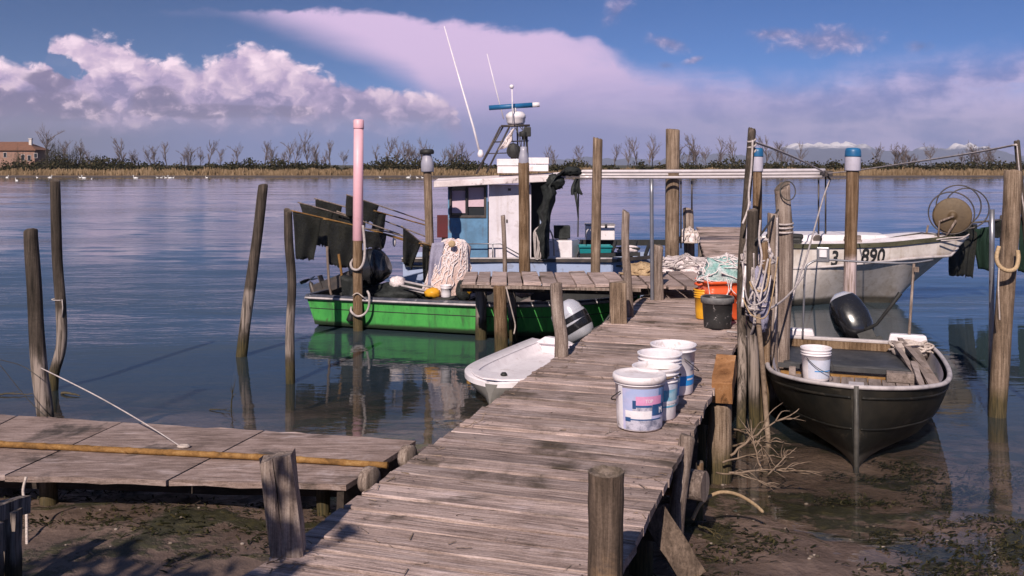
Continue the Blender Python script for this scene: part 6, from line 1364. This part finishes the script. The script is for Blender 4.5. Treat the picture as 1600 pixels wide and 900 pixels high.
rope('pale rope sagging between the rope-wound piles and the black skiff frame', [(1168,481,8.1),(1185,484,8.1),(1202,482,8.3),(1222,470,8.7),(1240,452,9.2),(1256,430,9.7)], .010)
rope('pale rope lying in a bend from the black bucket to the piles', [(1136,518,8.75),(1152,520,8.65),(1163,526,8.45),(1172,524,8.25),(1178,508,8.12),(1179,486,8.1)], .011)
rope('thin rope hanging along the grey wire-hooped post', [(1214,340,8.75),(1214,370,8.74),(1213,420,8.73),(1213,470,8.72),(1210,520,8.72)], .011)
rope('thin rope curling down beside the white pipe on the piles', [(1188,344,8.15),(1186,372,8.12),(1190,400,8.1),(1186,430,8.1),(1178,452,8.08),(1170,470,8.05)], .009)
rope('dark cord slanting from the wire-hooped post to the rope bundle', [(1216,328,9.05),(1204,345,8.7),(1192,362,8.4),(1180,376,8.15)], .010, 'wire')
q = MB()
for k_, y in enumerate((349, 354, 360)): q.tube([P(1226+13*math.cos(a), y+2.2*math.sin(a)+k_, 9.2-.085*math.sin(a)) for a in [i*.4 for i in range(17)]], .010, 6, False)
solo('rope_wrap', 'three turns of pale rope round the grey wire-hooped post', 'rope', q, W['rope_white'])
q = MB()
for k_, y in enumerate((478, 482, 486, 491)): q.tube([P(1178+12*math.cos(a), y+2*math.sin(a), 8.22-.085*math.sin(a)) for a in [i*.4 for i in range(17)]], .009, 6, False)
solo('rope_wrap', 'turns of white rope round the dark rough pile beside the orange tub', 'rope', q, W['rope_white'])
q = MB(); cH = P(1231, 298, 9.1); q.tube([cH+Vector((.072*math.cos(a), .02*math.sin(a), .09*math.sin(a))) for a in [i*.3 for i in range(22)]], .006, 6, False); solo('wire_hoop', 'bent wire hoop caught on the broken top of the grey post', 'wire', q, W['wire'])
rope('tan hose bent in a U round the thick pile at the right edge', [(1561,385,8.45),(1557,402,8.43),(1562,416,8.40),(1575,423,8.38),(1587,419,8.38),(1591,404,8.42),(1590,392,8.46)], .019, 'rope_tan', name='hose', cat='hose')
rope('thin line hanging from the dark stick at the right border', [(1589,228,8.72),(1592,260,8.7),(1596,300,8.7),(1602,340,8.7)], .006, 'rope_white')
rope('grey cord hanging below the tan hose on the thick right pile', [(1561,418,8.4),(1560,450,8.4),(1562,500,8.4)], .007, 'rope')
rope('frayed rope hanging from the platform in front of the low dark frame', [(41,745,5.62),(36,768,5.6),(41,795,5.55),(42,850,5.4),(45,930,5.2)], .008, 'rope', name='frayed_rope')
rope('yellow hose end arching out of the mud at lower right', [(1082,812,5.7),(1096,786,5.72),(1122,770,5.75),(1150,772,5.78),(1176,786,5.8),(1192,800,5.82)], .011, 'rope_tan', name='hose', cat='hose')

# bamboo pole on the platform
bp = [(-60, 690), (0, 697), (200, 707), (400, 717), (606, 730)]; q = MB(); pts = []
for i in range(97):
    t = i/96*4; k_ = min(int(t), 3); x = lerp(bp[k_][0], bp[k_+1][0], t-k_); y = lerp(bp[k_][1], bp[k_+1][1], t-k_); pts.append(G(x, y-3, Zp+.024))
q.tube(pts, [.0215*(1-.1*i/96)*(1.16 if i % 8 == 0 else .97 if i % 8 in (1, 7) else 1) for i in range(97)], 12); q.tube([pts[-1]+(pts[-1]-pts[-2]).normalized()*.0005, pts[-1]+(pts[-1]-pts[-2]).normalized()*.002], .012, 10); solo('bamboo_pole', 'long yellow-brown bamboo pole lying across the low platform', 'pole', q, W['bamboo'])

# dry branches, driftwood and litter
def branch(lab, a, b, r, seed, kids=4, sag=.12, name='dry_branch', mat='twig', group='dry branches'):
    k = random.Random(seed); q = MB(); a, b = Vector(a), Vector(b); L = (b-a).length
    mid = a.lerp(b, .5)+Vector((k.uniform(-1, 1), k.uniform(-1, 1), k.uniform(0, 1)))*L*sag; pts = smooth_path([a, mid, b], 12)
    pts = [p+Vector((k.uniform(-1, 1), k.uniform(-1, 1), k.uniform(-1, 1)))*L*.012 for p in pts]
    r *= .72; kids = int(kids*1.6)
    q.tube(pts, [r*(1-.75*i/12) for i in range(13)], 6)
    for _ in range(kids):
        i = k.randint(3, 10); p = pts[i]; d = (pts[i+1]-p).normalized(); e = (d+Vector((k.uniform(-1, 1), k.uniform(-1, 1), k.uniform(-.5, .9)))*.8).normalized(); l_ = L*k.uniform(.2, .45)
        q.tube(smooth_path([p, p+e*l_*.5+Vector((0, 0, k.uniform(-.02, .04))), p+(e+d*.4).normalized()*l_], 6), [r*.55*(1-.8*j/6) for j in range(7)], 5)
    return solo(name, lab, 'branch', q, W[mat], group)
branch('longest dry branch rising from the tangle towards the black skiff', P(1142, 712, 6.75), P(1250, 640, 6.75), .014, 1, 4, .04)
branch('dry branch lying flat at the bottom of the tangle beside the support pile', P(1140, 740, 6.45), P(1252, 738, 6.5), .014, 2, 5)
branch('pale dry branch arching over the middle of the tangle', P(1135, 700, 6.9), P(1226, 690, 6.7), .013, 3, 5, .1)
branch('short dry branch standing up against the brown piles', P(1190, 735, 6.6), P(1172, 655, 6.9), .010, 4, 4)
branch('crooked dry branch sloping from the support pile into the mud', P(1138, 668, 7.1), P(1212, 730, 6.5), .012, 5, 5)
branch('thin dry twig at the right tip of the tangle', P(1200, 742, 6.45), P(1245, 700, 6.6), .008, 6, 3)
branch('thin dry twig lying low in front of the support pile', P(1120, 738, 6.5), P(1212, 760, 6.3), .009, 7, 5)
branch('bent dry branch crossing the tangle from left to right', P(1128, 722, 6.7), P(1240, 715, 6.6), .011, 8, 6, .14)
branch('thin leafless stick lying in the shade at the bottom left', P(140, 862, 5.25), P(200, 905, 5.1), .007, 9, 2, .03, 'stick')
branch('pale stick crossing the other one in the shade at the bottom left', P(90, 905, 5.1), P(152, 884, 5.25), .006, 10, 2, .03, 'stick')
branch('twisted twig poking out of the water left of the leaning stake', G(361, 640, -.02), P(366, 606, 8.9)+Vector((0, 0, .03)), .010, 11, 3, .1, 'stick', 'post_dark')
branch('dark twig lying along the water left of the twisted twig', G(328, 640, 0.005), G(362, 643, .012), .008, 12, 2, .05, 'stick', 'post_dark')
branch('long thin driftwood stick floating behind the left posts', G(-20, 617, .01), G(52, 616, .012), .016, 13, 1, .02, 'stick', 'post_grey')
branch('small driftwood piece floating right of the crooked left post', G(96, 614, .01), G(125, 618, .012), .022, 14, 1, .05, 'stick', 'post_grey')
branch('dry reed stalk lying on the boardwalk edge above the platform end', G(724, 668, PZ+.01), G(764, 654, PZ+.015), .004, 15, 3, .05, 'straw')
branch('small dead twig lying on the boardwalk left of the nearest white bucket', G(946, 678, PZ+.008), G(966, 672, PZ+.012), .004, 16, 2, .04, 'straw', 'post_dark')
branch('dark root sprawling in the mud below the yellow hose end', P(1092, 822, 5.75), P(1130, 850, 5.6), .012, 17, 4, .1, 'root', 'post_dark')
# straw litter on the boards, weed and shells on the mud: countless
lit = MB()
for i in range(420):
    l = U(2.6, 12); a = rnd.choice([U(-.66, .66), .66-abs(rnd.gauss(0, .08)), -.66+abs(rnd.gauss(0, .08))]); p = pier(l, a, PZ+.007); d = Vector((U(-1, 1), U(-1, 1), 0)).normalized()*U(.008, .045); s_ = Vector((-d.y, d.x, 0)).normalized()*U(.0015, .004)
    lit.add([p-d-s_, p-d+s_, p+d+s_*.5+Vector((0, 0, U(0, .008))), p+d-s_*.5], [(0, 1, 2, 3)])
setting('straw_litter', lit, W['twig'], 'stuff')
weed = MB()
def weed_at(x, y, n, s):
    for _ in range(n):
        px0, py0 = x+rnd.gauss(0, s), y+rnd.gauss(0, s*.6); z = gh(px0, py0)
        z = max(z, -.035)+.004; a = U(0, 6.28); L = U(.02, .09); w = U(.003, .010); d = Vector((math.cos(a), math.sin(a)*.6, 0)); s_ = Vector((-d.y, d.x, 0))*w; p = Vector((px0, py0, z)); h_ = U(.0, .02)
        weed.add([p-s_, p+s_, p+d*L*.5+s_+Vector((0, 0, h_)), p+d*L*.5-s_+Vector((0, 0, h_)), p+d*L+Vector((0, 0, U(0, .006)))], [(0, 1, 2, 3), (3, 2, 4)])
for i in range(190):
    x, y = U(1.0, 4.0), U(5.0, 7.3)
    if fbm(x*.9, y*1.2, 11, 3) > -.05: weed_at(x, y, 36, .10)
for i in range(90):
    x, y = U(-3.6, -.9), U(5.0, 6.9)
    if fbm(x*.9, y*1.3, 5, 3) > .0: weed_at(x, y, 20, .09)
setting('seaweed', weed, leafmat('seaweed_blades', [(.2, (.006, .007, .003)), (.5, (.020, .021, .009)), (.8, (.060, .050, .022))], 4, .6), 'stuff')
shell = MB()
for i in range(200):
    x, y = (U(.9, 4.2), U(5.0, 7.0)) if i % 3 else (U(-3.6, -1), U(5.0, 6.8)); z = gh(x, y)
    if z < -.03: continue
    r_ = U(.005, .015); shell.blob((x, y, z+r_*.25), (r_, r_*U(.6, 1), r_*.5), .3, 2, i, 7, 5)
setting('shells_and_pebbles', shell, leafmat('pebble', [(.2, (.04, .033, .026)), (.55, (.16, .125, .10)), (.85, (.30, .25, .22))], 9, .8), 'stuff')

# unseen tree added on the bank behind the viewer to shade near boards and mud
tr_ = Thing('shade_tree', 'unseen leafy tree added on the bank behind the viewer for its shade', 'tree', (-5.2, -.6, gh(-5.2, -.6)))
q = MB(); q.tube(smooth_path([(-5.2, -.6, .4), (-5.0, -.3, 1.6), (-4.5, .2, 2.7), (-3.6, -.2, 3.1), (-2.2, -.2, 3.3), (-1.4, -.2, 3.4), (-1.2, -.2, 3.45)], 24), [.16*(1-.9*i/24)+.01 for i in range(25)], 8)
q.tube(smooth_path([(-4.9, -.2, 1.9), (-5.3, .6, 2.9), (-5.6, 1.0, 3.8)], 10), [.09*(1-.8*i/10) for i in range(11)], 7); tr_.part('trunk', q, bark)
q = MB()
for i in range(120):
    a = U(0, 6.28); r_ = U(.2, 1)**.5; clump(q, (-3.9+2.0*r_*math.cos(a), -.02+.85*r_*math.sin(a), U(2.75, 3.7)), .32, 30, .075)
for (x, y, z, n_) in ((-1.85, .0, 3.3, 3), (-1.3, -.25, 3.45, 2)):
    for _ in range(n_): clump(q, (x+U(-.2, .2), y+U(-.15, .15), z+U(-.1, .15)), .16, 16, .06)
tr_.part('crown', q, leafmat('shade_tree_leaves', [(.2, (.02, .03, .01)), (.5, (.05, .07, .022)), (.85, (.10, .11, .04))], 2))
# ------------------------------------------------------------------ air: even haze that fades the mountains
def haze():
    q = MB(); q.box((0, 3250, 148), (11000, 6900, 308)); m = bpy.data.materials.new('haze_air'); m.use_nodes = True; nt = m.node_tree; nt.nodes.clear(); k = N(nt)
    out = k.new('ShaderNodeOutputMaterial'); v = k.new('ShaderNodeVolumePrincipled'); v.inputs['Color'].default_value = (.80, .84, .95, 1); v.inputs['Density'].default_value = 1.05e-4; v.inputs['Anisotropy'].default_value = 0.0
    nt.links.new(v.outputs[0], out.inputs['Volume']); o = setting('haze', q, m, 'stuff')
haze()
